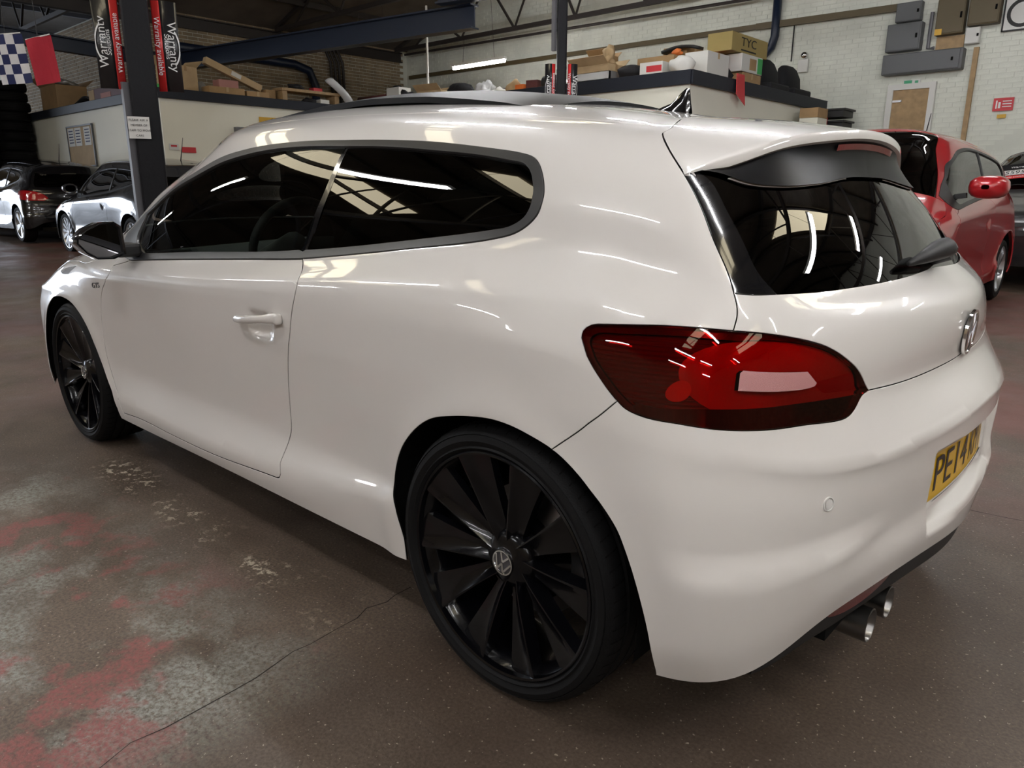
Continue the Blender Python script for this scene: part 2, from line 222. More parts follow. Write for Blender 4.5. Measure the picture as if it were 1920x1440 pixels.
FEAT={
'door_front':[(1.9273,0.6544),(1.9485,0.6186),(1.9178,0.5119),(1.8681,0.4611),(1.8353,0.4002),(1.8119,0.3381),(1.8013,0.2812),(1.8028,0.2185),(1.8205,0.17),(1.8649,0.1298),(1.9142,0.103),(1.9276,0.0855),(1.9508,0.0407)],
'door_bottom':[(1.9508,0.0407),(2.1227,0.0511),(2.399,0.05),(2.7557,0.0495),(3.0582,0.0647),(3.1245,0.0673)],
'door_rear':[(3.148,0.0847),(3.1418,0.1112),(3.1424,0.1303),(3.1524,0.1685),(3.1662,0.198),(3.1735,0.2496),(3.1855,0.3132),(3.2044,0.3783),(3.2284,0.4373),(3.245,0.4877),(3.2629,0.5366),(3.2753,0.6054),(3.2575,0.6576),(3.2159,0.7036)],
'trim_low':[(2.0689,0.6872),(2.4864,0.7091),(2.9019,0.7207),(3.2026,0.7172)],
'trim_low2':[(3.2026,0.7172),(3.4364,0.7194),(3.6488,0.7204),(3.8295,0.7221),(3.9098,0.7301),(3.9645,0.7447),(3.997,0.7717),(4.0181,0.8095),(4.021,0.8582),(4.0131,0.8994),(4.0036,0.9407),(3.9899,0.9783),(3.9684,1.0021),(3.9237,1.0132),(3.8254,1.0199),(3.6143,1.0281),(3.4403,1.0274),(3.2106,1.0258)],
'trim_top':[(3.2106,1.0258),(2.8823,1.0335),(2.5725,1.0384),(2.3491,1.0326),(2.1444,0.9927),(1.7542,0.9251),(1.6646,0.8562),(1.5121,0.7961),(1.4388,0.7369)],
'glass_q':[(3.2039,0.7443),(3.233,0.7439),(3.5346,0.7443),(3.818,0.7487),(3.8997,0.7563),(3.9459,0.7658),(3.9793,0.7941),(3.9908,0.8332),(3.9859,0.8748),(3.9773,0.9112),(3.9644,0.9511),(3.9441,0.9734),(3.8827,0.9834),(3.7858,0.9928),(3.6308,0.9975),(3.4576,1.0014),(3.2351,1.0018)],
'glass_d':[(2.1891,0.7223),(2.6388,0.7401),(3.1681,0.7455),(3.2195,1.002),(2.9064,1.01),(2.6162,1.0109),(2.4088,1.004),(2.2145,0.9738),(1.9438,0.9252),(1.7787,0.8555),(1.6836,0.8256)],
'hatch_side':[(4.6049,1.4691),(4.5969,1.3463),(4.5889,1.2386),(4.5722,1.1973),(4.5357,1.1689),(4.5335,1.1388),(4.5356,1.09),(4.5405,1.053),(4.5458,1.015),(4.5542,0.9),(4.5445,0.8117),(4.5434,0.7543),(4.542,0.7085),(4.5422,0.6688),(4.5385,0.636),(4.5303,0.6108)],
'hglass_bottom':[(4.5458,0.7066),(4.6608,0.7075),(4.8019,0.7019),(4.9768,0.7036),(5.1741,0.708),(5.3796,0.7171)],
'strip':[(4.6159,1.0304),(4.6202,0.9968),(4.6223,0.8999),(4.6262,0.8202),(4.6295,0.7605),(4.6336,0.7104)],
'tail':[(4.2253,0.562),(4.2245,0.5741),(4.2384,0.5867),(4.2795,0.5963),(4.3918,0.608),(4.5271,0.6094),(4.6039,0.6076),(4.6929,0.5995),(4.7702,0.5864),(4.8275,0.5692),(4.8709,0.5478),(4.9034,0.5198),(4.8804,0.5156),(4.8428,0.4973),(4.8096,0.4879),(4.6902,0.4877),(4.5873,0.4791),(4.5024,0.4725),(4.439,0.4704),(4.3765,0.4662),(4.3419,0.4714),(4.3244,0.4822),(4.283,0.5144),(4.2482,0.5387)],
'tail_rev':[(4.5473,0.5596),(4.554,0.5631),(4.7043,0.5611),(4.7311,0.5456),(4.727,0.5425),(4.5429,0.5387)],
'tail_dark':[(4.3849,0.4911),(4.4613,0.505),(4.5329,0.5124),(4.609,0.5173),(4.6984,0.5201),(4.8847,0.5168)],
'bump_seam':[(4.3244,0.4822),(4.2895,0.4385),(4.2566,0.4056),(4.188,0.3532)],
'arch_r':[(3.7309,0),(3.7133,0.0296),(3.6998,0.0614),(3.6935,0.0901),(3.6739,0.1608),(3.6775,0.1959),(3.6939,0.2336),(3.718,0.2642),(3.7572,0.2971),(3.8001,0.3252),(3.8427,0.3439),(3.9084,0.3593),(3.97,0.3691),(4.0272,0.3742),(4.0811,0.3723),(4.1423,0.3632),(4.188,0.3532),(4.2239,0.3398),(4.2599,0.3209),(4.2829,0.3052),(4.3047,0.289),(4.3252,0.269),(4.3406,0.2491),(4.3554,0.2169),(4.372,0.174),(4.3835,0.1363),(4.3931,0.0931),(4.3997,0.0457),(4.4042,0.0141),(4.4119,0.005)],
'hatch_bottom':[(4.9015,0.52),(5.0579,0.517),(5.2239,0.5163),(5.3376,0.5166)],
'crest':[(4.516,0.4128),(4.6114,0.4129),(4.7327,0.4132),(4.8177,0.412),(4.917,0.4121),(5.0359,0.4162),(5.1662,0.4186)],
'crease_low':[(1.8684,0.093),(2.1325,0.0896),(2.5331,0.0887),(2.8653,0.0921),(3.1372,0.1123),(3.2835,0.1138),(3.5186,0.101),(3.626,0.0846),(3.6932,0.0949)],
'sensor':[(4.7228,0.3251),(5.1006,0.309)],
'scallop':[(4.4105,0.1989),(4.5137,0.1967),(4.5829,0.1992),(4.6691,0.1997),(4.7473,0.1969)],
'badge_rear':[(5.345,0.5899)],
'gts':[(1.7514,0.4847),(1.8743,0.4945),(1.7448,0.4607),(1.866,0.4706)],
'handle':[(2.9528,0.4711),(3.2033,0.4938),(2.9447,0.4362),(3.1975,0.4619),(3.0729,0.419)],
'glass_top':[(4.6029,1.027),(4.6479,1.0177),(4.7169,0.9839),(4.8257,0.9714),(5.0124,0.9777),(5.2468,1.0025)],
'arch_f':[(1.2335,0.3198),(1.228,0.3408),(1.2731,0.3742),(1.3494,0.3916),(1.4351,0.3901),(1.5426,0.3695),(1.6312,0.327),(1.6861,0.2835),(1.7224,0.2339),(1.7642,0.1787),(1.8177,0.128),(1.861,0.0955),(1.8924,0.0506),(1.9075,0),(1.9353,0)],
'bonnet_gap':[(1.2249,0.5286),(1.2764,0.5503),(1.4021,0.5819),(1.5319,0.6287),(1.7889,0.6652)],
'crease_mid':[(2.5913,0.6065),(2.9618,0.6108),(3.299,0.6091)],
'headlight':[(1.2457,0.527),(1.2865,0.5418),(1.3767,0.5521),(1.4502,0.5602),(1.4133,0.5284),(1.3425,0.46),(1.2623,0.4086),(1.2216,0.3906),(1.2356,0.4243),(1.2394,0.4804)]}
def sst(x, a, b):
    t = np.clip((x-a)/(b-a), 0, 1); return t*t*(3-2*t)
DEFORM = True
def deform(P, u, v):
    P = P.copy()
    if not DEFORM: return P
    for cx in (0.0, -2.578):                                  # flared wheel-arch lips
        r = np.hypot(P[:, 0]-cx, P[:, 2]-.318)
        P[:, 1] -= np.exp(-((r-.345)/.045)**2)*.010*np.clip((-P[:, 1]-.7)/.12, 0, 1)
    x, y, z = P[:, 0].copy(), P[:, 1].copy(), P[:, 2].copy()
    # creases follow their feature lines in parameter space: stepped facet low on the bumper corner,
    # ridge across the bumper, crease low on the doors, soft shoulder line
    nx = .35+.65*sst(-y, .88, .60); ny = -(1-sst(-y, .85, .55))
    q = CREASE['scallop']; d = v-np.interp(u, q[:, 0], q[:, 1])
    k = .017*np.where(d > 0, np.clip(1-d/.055, 0, 1)**1.25, np.clip(1+d/.21, 0, 1)**1.2)*sst(x, .395, .50)*sst(-y, .44, .68)
    q = CREASE['crest']; d = v-np.interp(u, q[:, 0], q[:, 1])
    k = k+.0060*np.exp(-np.abs(d)/.028)*sst(x, .42, .60)
    P[:, 0] += k*nx; P[:, 1] += k*ny
    q = CREASE['low']; d = v-np.interp(u, q[:, 0], q[:, 1])
    P[:, 1] -= .0050*np.exp(-np.abs(d)/.028)*(y < -.7)*(1-sst(x, -.36, -.30))*sst(x, -2.2, -2.05)
    d = v-V[9]
    P[:, 1] -= .0018*np.exp(-np.abs(d)/.030)*(y < -.7)*(1-sst(x, -.1, .20))*sst(x, -1.9, -1.2)
    # number plate recess
    m = sst(x, .5, .6)*(1-sst(np.abs(y), .292, .312))*sst(z, .405, .435)*(1-sst(z, .590, .602))
    P[:, 0] -= m*np.maximum(P[:, 0]-.676, 0)
    # bowl behind the door handle
    k = .020*np.exp(-((x+.945)/.058)**4-((z-.735)/.036)**4)*(y < -.7)
    P[:, 1] += k
    return P
def Nrm(u, v, e=2e-4):
    n = np.cross(F(u+e, v)-F(u-e, v), F(u, v+e)-F(u, v-e)); l = np.linalg.norm(n, axis=1, keepdims=True); return n/np.maximum(l, 1e-12)
def xz2uv(x, z, g):
    q = np.array(g, float)
    for _ in range(40):
        P = F(q[0], q[1])[0]; r = np.array([P[0]-x, P[2]-z])
        if abs(r).max() < 1e-5: break
        e = 1e-4; A = (F(q[0]+e, q[1])[0]-P)/e; B = (F(q[0], q[1]+e)[0]-P)/e
        s = np.linalg.lstsq(np.array([[A[0], B[0]], [A[2], B[2]]]), -r, rcond=None)[0]; m = np.hypot(*s)
        if m > .05: s *= .05/m
        q += s
    return tuple(q)
def crom(P, step=.010):
    P = np.array(P, float)
    if len(P) < 3:
        n = max(2, int(np.hypot(*(P[1]-P[0]))/step)+1); return P[0]+(P[1]-P[0])*np.linspace(0, 1, n)[:, None]
    A = np.concatenate([2*P[:1]-P[1:2], P, 2*P[-1:]-P[-2:-1]]); out = []
    for i in range(1, len(A)-2):
        p0, p1, p2, p3 = A[i-1:i+3]; d = lambda a, b: max(np.hypot(*(b-a)), 1e-6)**.5
        t1 = d(p0, p1); t2 = t1+d(p1, p2); t3 = t2+d(p2, p3); n = max(2, int(np.hypot(*(p2-p1))/step)+1)
        for t in np.linspace(t1, t2, n, endpoint=False):
            a1 = (t1-t)/t1*p0+t/t1*p1; a2 = (t2-t)/(t2-t1)*p1+(t-t1)/(t2-t1)*p2; a3 = (t3-t)/(t3-t2)*p2+(t-t2)/(t3-t2)*p3
            b1 = (t2-t)/t2*a1+t/t2*a2; b2 = (t3-t)/(t3-t1)*a2+(t-t1)/(t3-t1)*a3
            out.append((t2-t)/(t2-t1)*b1+(t-t1)/(t2-t1)*b2)
    return np.array(out+[P[-1]])
CREASE = {'scallop': crom(FEAT['scallop']+[(5.15, FEAT['scallop'][-1][1]+.012), (U[-1], FEAT['scallop'][-1][1]+.016)], .006), 'crest': crom(FEAT['crest']+[(U[-1], FEAT['crest'][-1][1]+.004)], .006), 'low': crom(FEAT['crease_low'], .008)}
def chain(*segs):
    return np.concatenate([crom(s) if len(s) > 1 else np.array(s, float) for s in segs])
def inpoly(poly, Q):
    x, y = Q[:, 0], Q[:, 1]; c = np.zeros(len(Q), bool); n = len(poly)
    for i in range(n):
        (x1, y1), (x2, y2) = poly[i], poly[i-1]
        if y1 == y2: continue
        h = ((y1 > y) != (y2 > y)) & (x < (x2-x1)*(y-y1)/(y2-y1)+x1); c ^= h
    return c
def panelize(lines, sp, dense=()):
    """triangulate the half body in parameter space with feature lines as constraints"""
    L = []; E = []
    for ln in lines:
        o = len(L); L += [tuple(q) for q in ln]; E += [(o+i, o+i+1) for i in range(len(ln)-1)]
    A = np.array(L); nu = int(U[-1]/sp)+1; nv = int(V[-1]/sp)+1
    uu, vv = np.meshgrid(np.linspace(0, U[-1], nu), np.linspace(0, V[-1], nv), indexing='ij'); g = np.stack([uu.ravel(), vv.ravel()], 1)
    for (u0, u1, v0, v1, s2) in dense:
        g = g[~((g[:, 0] > u0) & (g[:, 0] < u1) & (g[:, 1] > v0) & (g[:, 1] < v1))]
        a, b = np.meshgrid(np.arange(u0, u1, s2), np.arange(v0, v1, s2), indexing='ij'); g = np.concatenate([g, np.stack([a.ravel(), b.ravel()], 1)])
    # drop grid points too close to feature lines
    D = []
    for ln in lines:
        d = np.hypot(*np.diff(ln, axis=0).T); t = np.concatenate([[0], np.cumsum(d)]); k = np.arange(0, t[-1], .003)
        D.append(np.stack([np.interp(k, t, ln[:, 0]), np.interp(k, t, ln[:, 1])], 1))
    D = np.concatenate(D); cell = .006
    S = set(); q = np.floor(D/cell).astype(int)
    for a in (-1, 0, 1):
        for b in (-1, 0, 1): S.update(map(tuple, (q+[a, b]).tolist()))
    keep = np.array([tuple(c) not in S for c in np.floor(g/cell).astype(int).tolist()])
    bd = (g[:, 0] < 1e-6) | (g[:, 0] > U[-1]-1e-6) | (g[:, 1] < 1e-6) | (g[:, 1] > V[-1]-1e-6)
    g = g[keep & ~bd]
    um, vm = U[-1], V[-1]; k = int(um/sp); j = int(vm/sp)
    edge = [(um*i/k, 0) for i in range(k)]+[(um, vm*i/j) for i in range(j)]+[(um-um*i/k, vm) for i in range(k)]+[(0, vm-vm*i/j) for i in range(j)]
    o = len(L); L += edge; E += [(o+i, o+(i+1) % len(edge)) for i in range(len(edge))]
    vs = [Vector(q) for q in L]+[Vector(q) for q in g.tolist()]
    r = delaunay_2d_cdt(vs, E, [], 0, 1e-6)
    uv = np.array([tuple(q) for q in r[0]]); tri = np.array([f for f in r[2] if len(f) == 3])
    c = uv[tri].mean(1); ok = (c[:, 0] > 0) & (c[:, 0] < um) & (c[:, 1] > 0) & (c[:, 1] < vm)
    return uv, tri[ok], c[ok]
def panel_mesh(uv, tri, gap=.002, depth=.002, off=0., bulge=0.):
    ids, inv = np.unique(tri, return_inverse=True); T = inv.reshape(tri.shape); q = uv[ids]
    qq = q.copy(); qq[:, 1] = np.clip(qq[:, 1], 1e-4, V[-1]-2e-4)
    P = F(q[:, 0], q[:, 1]); N = Nrm(qq[:, 0], qq[:, 1])
    sym = np.abs(P[:, 1]) < 1e-4; P[sym, 1] = 0; N[sym, 1] = 0; N /= np.linalg.norm(N, axis=1, keepdims=True)
    cnt = {}
    for a, b, c in T.tolist():
        for e in ((a, b), (b, c), (c, a)):
            if (e[1], e[0]) in cnt: del cnt[(e[1], e[0])]
            else: cnt[e] = 1
    be = [e for e in cnt if not (sym[e[0]] and sym[e[1]])]
    inw = np.zeros_like(P); num = np.zeros(len(P))
    for a, b in be:
        d = P[b]-P[a]; n = np.cross(N[a], d); l = np.linalg.norm(n)
        if l > 1e-9: n /= l; inw[a] += n; inw[b] += n; num[a] += 1; num[b] += 1
    l = np.linalg.norm(inw, axis=1); m = l > 1e-6; inw[m] /= l[m][:, None]
    inw[sym, 1] = 0
    P = P+N*off+inw*gap
    vs = [P]; ns = [N]; fs = T.tolist(); o = len(P)
    if depth:
        bi = sorted({i for e in be for i in e}); mp = {i: k for k, i in enumerate(bi)}; b = np.array(bi, int); nb = len(bi)
        rim = P[b]-inw[b]*.0009-N[b]*.0012
        vs += [rim, P[b]-inw[b]*.0009-N[b]*depth]; nn = N[b]*.35-inw[b]; nn /= np.linalg.norm(nn, axis=1, keepdims=True); ns += [nn, -inw[b]]
        for a, c in be:
            ka, kc = mp[a], mp[c]; fs += [[c, a, o+ka, o+kc], [o+kc, o+ka, o+nb+ka, o+nb+kc]]
    return np.concatenate(vs), np.concatenate(ns), fs
def link_panel(name, V3, N3, fs, m, parent, sides='L'):
    """sides: L left, R right, B both halves in one mesh"""
    out = []
    def mk(vs, ns, f, nm):
        me = bpy.data.meshes.new(nm); me.from_pydata(vs.tolist(), [], f); me.update()
        me.polygons.foreach_set('use_smooth', [True]*len(me.polygons)); me.normals_split_custom_set_from_vertices(ns.tolist())
        me.materials.append(MATS[m]); ob = bpy.data.objects.new(nm, me); COL.objects.link(ob); ob.parent = parent; out.append(ob)
    fr = [list(reversed(f)) for f in fs]; Mi = np.array([1, -1, 1.])
    if sides == 'B':
        n = len(V3); mk(np.concatenate([V3, V3*Mi]), np.concatenate([N3, N3*Mi]), fs+[[i+n for i in f] for f in fr], name)
    else:
        if 'L' in sides: mk(V3, N3, fs, name)
        if 'R' in sides: mk(V3*Mi, N3*Mi, fr, name)
    return out[0] if len(out) == 1 else out

def patch(poly, inner, sp):
    """triangulate the inside of one closed outline with extra lines inside it"""
    L = []; E = []
    for ln in [poly]+inner:
        o = len(L); L += [tuple(q) for q in ln]; E += [(o+i, o+i+1) for i in range(len(ln)-1)]
    a = poly.min(0); b = poly.max(0); g = np.stack([q.ravel() for q in np.meshgrid(np.arange(a[0], b[0], sp), np.arange(a[1], b[1], sp), indexing='ij')], 1); g = g[inpoly(poly, g)]
    D = np.concatenate([poly]+inner); keep = np.array([np.min(np.abs(D-q).max(1)) > sp*.35 for q in g]); g = g[keep]
    r = delaunay_2d_cdt([Vector(q) for q in L]+[Vector(q) for q in g.tolist()], E, [], 0, 1e-6)
    uv = np.array([tuple(q) for q in r[0]]); tri = np.array([f for f in r[2] if len(f) == 3]); c = uv[tri].mean(1); ok = inpoly(poly, c)
    return uv, tri[ok], c[ok]
VO = [V[i] for i in (0, 1, 2, 3, 5, 7, 8, 9, 10, 11, 12, 13, 14, 15)]   # rows that carry a feature
# ---------------------------------------------------------------- car materials
mat('paint_white', (.695, .668, .642), .30, coat=1., spec=.35)
mat('trim_black', (.018, .018, .019), .38, spec=.5)
mat('gloss_black', (.006, .006, .007), .12, coat=1.)
mat('plastic_dark', (.012, .012, .013), .55)
mat('rubber', (.0045, .0045, .005), .72, spec=.22, bump=.08, bscale=300)
mat('wheel_black', (.0025, .0025, .0035), .22, coat=.30, spec=.25)
mat('chrome', (.78, .78, .78), .12, metal=1.)
mat('steel', (.42, .42, .43), .32, metal=1.)
mat('exhaust', (.17, .165, .16), .30, metal=1.)
mat('underside_black', (.004, .004, .005), .35, spec=.10)
mat('sunroof_black', (.005, .005, .006), .42, spec=.22)
mat('matte_black', (.005, .005, .005), .85, spec=.08)
mat('plate_yellow', (.72, .43, .012), .35, coat=.3)
mat('plate_ink', (.006, .006, .008), .35)
mat('lamp_red_bulb', (.58, .02, .015), .15, coat=.8)
mat('lamp_red_dim', (.20, .010, .014), .2, coat=.8)
mat('lamp_red', (.40, .008, .010), .2, coat=.6)
mat('reflector_red', (.10, .004, .006), .25, coat=.5)
mat('lamp_red_dark', (.045, .001, .003), .2, coat=.8)
mat('lamp_red_bright', (.85, .06, .03), .15, coat=.8)
mat('lamp_rib', (.10, .003, .005), .3, coat=.5)
nt_ = MATS['lamp_rib'].node_tree; wv = nt_.nodes.new('ShaderNodeTexWave'); wv.inputs['Scale'].default_value = 40; wv.bands_direction = 'Z'; tc0 = nt_.nodes.new('ShaderNodeTexCoord'); bq = nt_.nodes.new('ShaderNodeBump'); bq.inputs['Strength'].default_value = .8; bq.inputs['Distance'].default_value = .004; nt_.links.new(tc0.outputs['Object'], wv.inputs['Vector']); nt_.links.new(wv.outputs['Fac'], bq.inputs['Height']); nt_.links.new(bq.outputs[0], nt_.nodes['Principled BSDF'].inputs['Normal'])
mat('lamp_smoke', (.012, .006, .007), .12, coat=1.)
mat('lamp_pink', (.52, .24, .24), .25, coat=.6, bump=.3, bscale=900)
mat('cabin', (.012, .012, .013), .7)
mat('cabin_grey', (.02, .02, .021), .7)
mat('sensor_white', (.70, .69, .67), .35, coat=.6)
mat('headlamp', (.55, .58, .62), .08, metal=.3, coat=1.)
mat('badge_grey', (.10, .10, .11), .3, metal=.6)
glass('glass_clear', (.62, .70, .66), 1.5)
glass('glass_dark', (.035, .042, .04), 1.62)
glass('lens_red', (.80, .085, .08), 1.45)
glass('mirror_glass', (.02, .02, .02), 9., refl=(.14, .14, .15))
SPM = .016
UM, VM = U[-1], V[-1]
f_ = {k: [tuple(q) for q in v] for k, v in FEAT.items()}
# ---------------------------------------------------------------- feature lines in parameter space
arch_r = chain([(f_['arch_r'][0][0], -.15), f_['arch_r'][1]], f_['arch_r'][1:-1], [f_['arch_r'][-2], (f_['arch_r'][-1][0], -.15)])
afl = [xz2uv(-2.578-.345*math.cos(a), .318+.345*math.sin(a), (1.05, .25)) for a in (-.15, .1, .35, .6)]
af = f_['arch_f'][2:13]
arch_f = chain([(afl[0][0], -.15), afl[0]], afl+af, [af[-1], (af[-1][0]+.02, -.15)])
door = chain(f_['door_front'], f_['door_bottom'], [f_['door_bottom'][-1], ((f_['door_bottom'][-1][0]+f_['door_rear'][0][0])/2+.004, (f_['door_bottom'][-1][1]+f_['door_rear'][0][1])/2-.004), f_['door_rear'][0]], f_['door_rear'], [f_['door_rear'][-1], f_['trim_low'][-1]], f_['trim_low'][::-1], [f_['trim_low'][0], f_['door_front'][0]])
trim_low = f_['trim_low']; tl2 = f_['trim_low2']; tt = f_['trim_top']
trim = chain(trim_low, tl2, tt, [tt[-1], trim_low[0]])
gq = f_['glass_q']; glass_q = chain(gq, [gq[-1], gq[0]])
gd = f_['glass_d']; glass_d = chain(gd[:3], [gd[2], gd[3]], gd[3:], [gd[-1], gd[0]])
tail = chain(f_['tail'][:12], f_['tail'][11:], [f_['tail'][-1], f_['tail'][0]])
hs = f_['hatch_side']; ctop = (UM, VM-.03)
hatch_line = chain([ctop, hs[0]], hs[:5], hs[4:])
hb = f_['hatch_bottom']; hatch_bot = chain([f_['tail'][11], hb[0]], hb+[(UM, hb[-1][1]+.002)])
hatch_poly = np.concatenate([hatch_line, chain(f_['tail'][5:12]), hatch_bot, [(UM+.1, hb[-1][1]), (UM+.1, VM-.03)]])
seam = chain(f_['bump_seam'])
bump_poly = np.concatenate([[(f_['arch_r'][-1][0], -.2)], arch_r[::-1][:int(len(arch_r)*.62)][::1], seam[::-1], chain(f_['tail'][21:10:-1]), hatch_bot, [(UM+.1, hb[-1][1]), (UM+.1, -.2)]])
hgb = f_['hglass_bottom']; hglass_b = chain(hgb+[(UM, hgb[-1][1])])
gt = f_['glass_top']; glass_top = chain(gt+[(UM, gt[-1][1]+.004)])
stp = f_['strip']; strip = chain([gt[0]]+stp[1:-1]+[hgb[1]])
strip_poly = np.concatenate([chain(hs[8:13]), chain(hgb[:2]), strip[::-1]])
hglass_poly = np.concatenate([strip, hglass_b[np.abs(hglass_b-strip[-1]).sum(1).argmin():], [(UM+.1, hgb[-1][1]), (UM+.1, gt[-1][1]+.004)], glass_top[::-1]])
# roof panel, windscreen, bonnet, wings follow rows of the control net
r_edge = VO[11]+.055
roof_front = U[7]+.02
hl = f_['headlight']; headl = chain(hl+[hl[0]])
roof_line = np.array([(u, r_edge-.02*math.sin(min(1, max(0, (u-2.0)/2.2))*math.pi)) for u in np.linspace(roof_front, hs[2][0]-.002, 240)])
hood_v = VO[6]
bonnet_line = chain([(0, VO[5]), (.5, VO[5]), (.9, VO[5]+.01), (1.12, VO[5]+.045), (1.3, VO[6]+.035), (1.5, VO[7]-.005), (1.63, VO[7]+.03)])
cowl_line = np.array([(u, VO[8]) for u in np.linspace(0, U[7]+.19, 120)])
scr_side = chain([(U[7]-.10, VO[8]), (U[7]-.03, VO[9]), (U[7]+.05, VO[10]), (roof_front, r_edge)])
scr_top = np.array([(u, r_edge) for u in np.linspace(0, roof_front, 100)])
fend_bumper = chain([(1.005, VO[5]+.03), (1.0, VO[4]), (.985, VO[2]), (.97, -.1)])
shl_l = np.array([(u, V[9]) for u in np.arange(2.3, 4.3, .012)]); scal_l = CREASE['scallop'][CREASE['scallop'][:, 0] < 5.1]; crest_l = CREASE['crest']; clow_l = CREASE['low']
bp_poly = np.array([gd[2], gd[3], gq[-1], gq[0]])
lines = [scal_l, shl_l, crest_l, clow_l, arch_r, arch_f, door, trim, glass_q, glass_d, tail, hatch_line, hatch_bot, seam, hglass_b, glass_top, strip, roof_line, headl, bonnet_line, cowl_line, scr_side, scr_top, fend_bumper]
uv, tri, cen = panelize(lines, SPM, dense=[(4.86, UM+.001, .13, .46, .007), (2.86, 3.12, .36, .52, .008)])
lab = np.full(len(tri), 'body_side', dtype='U20'); free = np.ones(len(tri), bool)
def claim(mask, name):
    global free
    m = mask & free; lab[m] = name; free &= ~m
cu, cv = cen[:, 0], cen[:, 1]
claim(inpoly(arch_r, cen) | inpoly(arch_f, cen), 'hole')
claim(inpoly(tail, cen), 'tail'); claim(inpoly(headl, cen), 'headlight')
claim(inpoly(glass_q, cen), 'glass_q'); claim(inpoly(glass_d, cen), 'glass_d'); claim(inpoly(bp_poly, cen), 'bpillar'); claim(inpoly(trim, cen), 'trim')
claim(inpoly(door, cen), 'door')
hp = inpoly(hatch_poly, cen)
claim(hp & inpoly(strip_poly, cen), 'strip'); claim(hp & inpoly(hglass_poly, cen), 'hglass')
gtv = np.interp(cu, glass_top[:, 0], glass_top[:, 1]); claim(hp & (cv > np.maximum(gtv, gt[0][1]-.02)), 'underspoiler')
claim(hp, 'hatch'); claim(inpoly(bump_poly, cen), 'bumper')
rl = np.interp(cu, roof_line[:, 0], roof_line[:, 1]); claim((cv > rl), 'roof')
ss = np.interp(cv, scr_side[:, 1], scr_side[:, 0]); claim((cv > VO[8]) & (cv < r_edge) & (cu < ss), 'windscreen')
bl = np.interp(cu, bonnet_line[:, 0], bonnet_line[:, 1]); claim((cv > bl) & (cv < VO[8]) & (cu < bonnet_line[-1][0]), 'bonnet')
fb = np.interp(cv, fend_bumper[::-1, 1], fend_bumper[::-1, 0]); claim((cv < bl) & (cu < fb), 'front_bumper')
dfl = np.interp(cv, [q[1] for q in f_['door_front'][::-1]], [q[0] for q in f_['door_front'][::-1]]); claim((cu < dfl) & (cv < VO[8]), 'wing')
CAR = thing('hatchback_car', 'white three-door hatchback with black wheels in the foreground', 'car')
def panel(key, name, m, sides, **kw):
    V3, N3, fs = panel_mesh(uv, tri[lab == key], **kw)
    return link_panel(name, V3, N3, fs, m, CAR, sides)
V3, N3, fs = panel_mesh(uv, tri[~np.isin(lab, ['hole', 'bpillar', 'glass_q', 'glass_d', 'hglass', 'windscreen', 'trim', 'tail', 'roof', 'underspoiler'])], gap=0., depth=0., off=-.0065)
link_panel('gap_shade_shell', V3, N3, fs, 'matte_black', CAR, 'B')  # black backing sheet put in as shade for the panel gaps
door_obs = panel('door', 'door', 'paint_white', 'LR', gap=.0036)
body_obs = panel('body_side', 'body_side', 'paint_white', 'LR')
panel('wing', 'front_wing', 'paint_white', 'LR'); panel('bumper', 'rear_bumper', 'paint_white', 'B'); panel('front_bumper', 'front_bumper', 'paint_white', 'B')
panel('bonnet', 'bonnet', 'paint_white', 'B'); panel('roof', 'roof', 'paint_white', 'B', gap=.001)
hatch_ob = panel('hatch', 'tailgate', 'paint_white', 'B')
def fitted(key, name, m, sides, axis, deg, off, gap, both=()):
    """glass panes: low-order fit of the body surface so that reflections stay clean"""
    V3, N3, fs = panel_mesh(uv, tri[lab == key], gap=gap, depth=0., off=0.)
    if axis == 0: A = lambda q: np.stack([q[:, 1]**(2*i)*q[:, 2]**j for i in range(3) for j in range(3) if i+j < 4], 1)
    else: A = lambda q: np.stack([q[:, 0]**i*q[:, 2]**j for i in range(deg+1) for j in range(deg+1) if i+j <= deg], 1)
    c = np.linalg.lstsq(A(V3), V3[:, axis], rcond=None)[0]; f = A(V3) @ c; V3[:, axis] = f; e = 1e-4; g = []
    for k in range(3):
        if k == axis: g.append(np.full(len(V3), 1. if axis == 0 else -1.)); continue
        q = V3.copy(); q[:, k] += e; d = (A(q) @ c-f)/e; g.append(-d if axis == 0 else d)
    N3 = np.stack(g, 1); N3 /= np.linalg.norm(N3, axis=1, keepdims=True); V3 = V3+N3*off
    return link_panel(name, V3, N3, fs, m, CAR, sides)
panel('bpillar', 'pillar_cover', 'gloss_black', 'LR', gap=-.001, off=-.005, depth=0)
panel('windscreen', 'windscreen', 'glass_clear', 'B', gap=.001, off=-.002, depth=.004)
panel('strip', 'rear_pillar_trim', 'gloss_black', 'LR', gap=.0015, off=-.001)
fitted('hglass', 'rear_window', 'glass_dark', 'B', 0, 3, -.003, -.004)
panel('underspoiler', 'tailgate_header', 'gloss_black', 'B', gap=0, off=-.004, depth=0)
fitted('glass_q', 'quarter_window', 'glass_dark', 'LR', 1, 3, -.006, -.006)
fitted('glass_d', 'door_window', 'glass_clear', 'LR', 1, 3, -.006, -.006)
panel('trim', 'window_trim', 'trim_black', 'LR', gap=.0008, off=.003, depth=.014)
panel('headlight', 'headlight', 'headlamp', 'LR', gap=.001)
tail_obs = panel('tail', 'tail_light', 'lens_red', 'LR', gap=.002, off=.001, depth=.02)
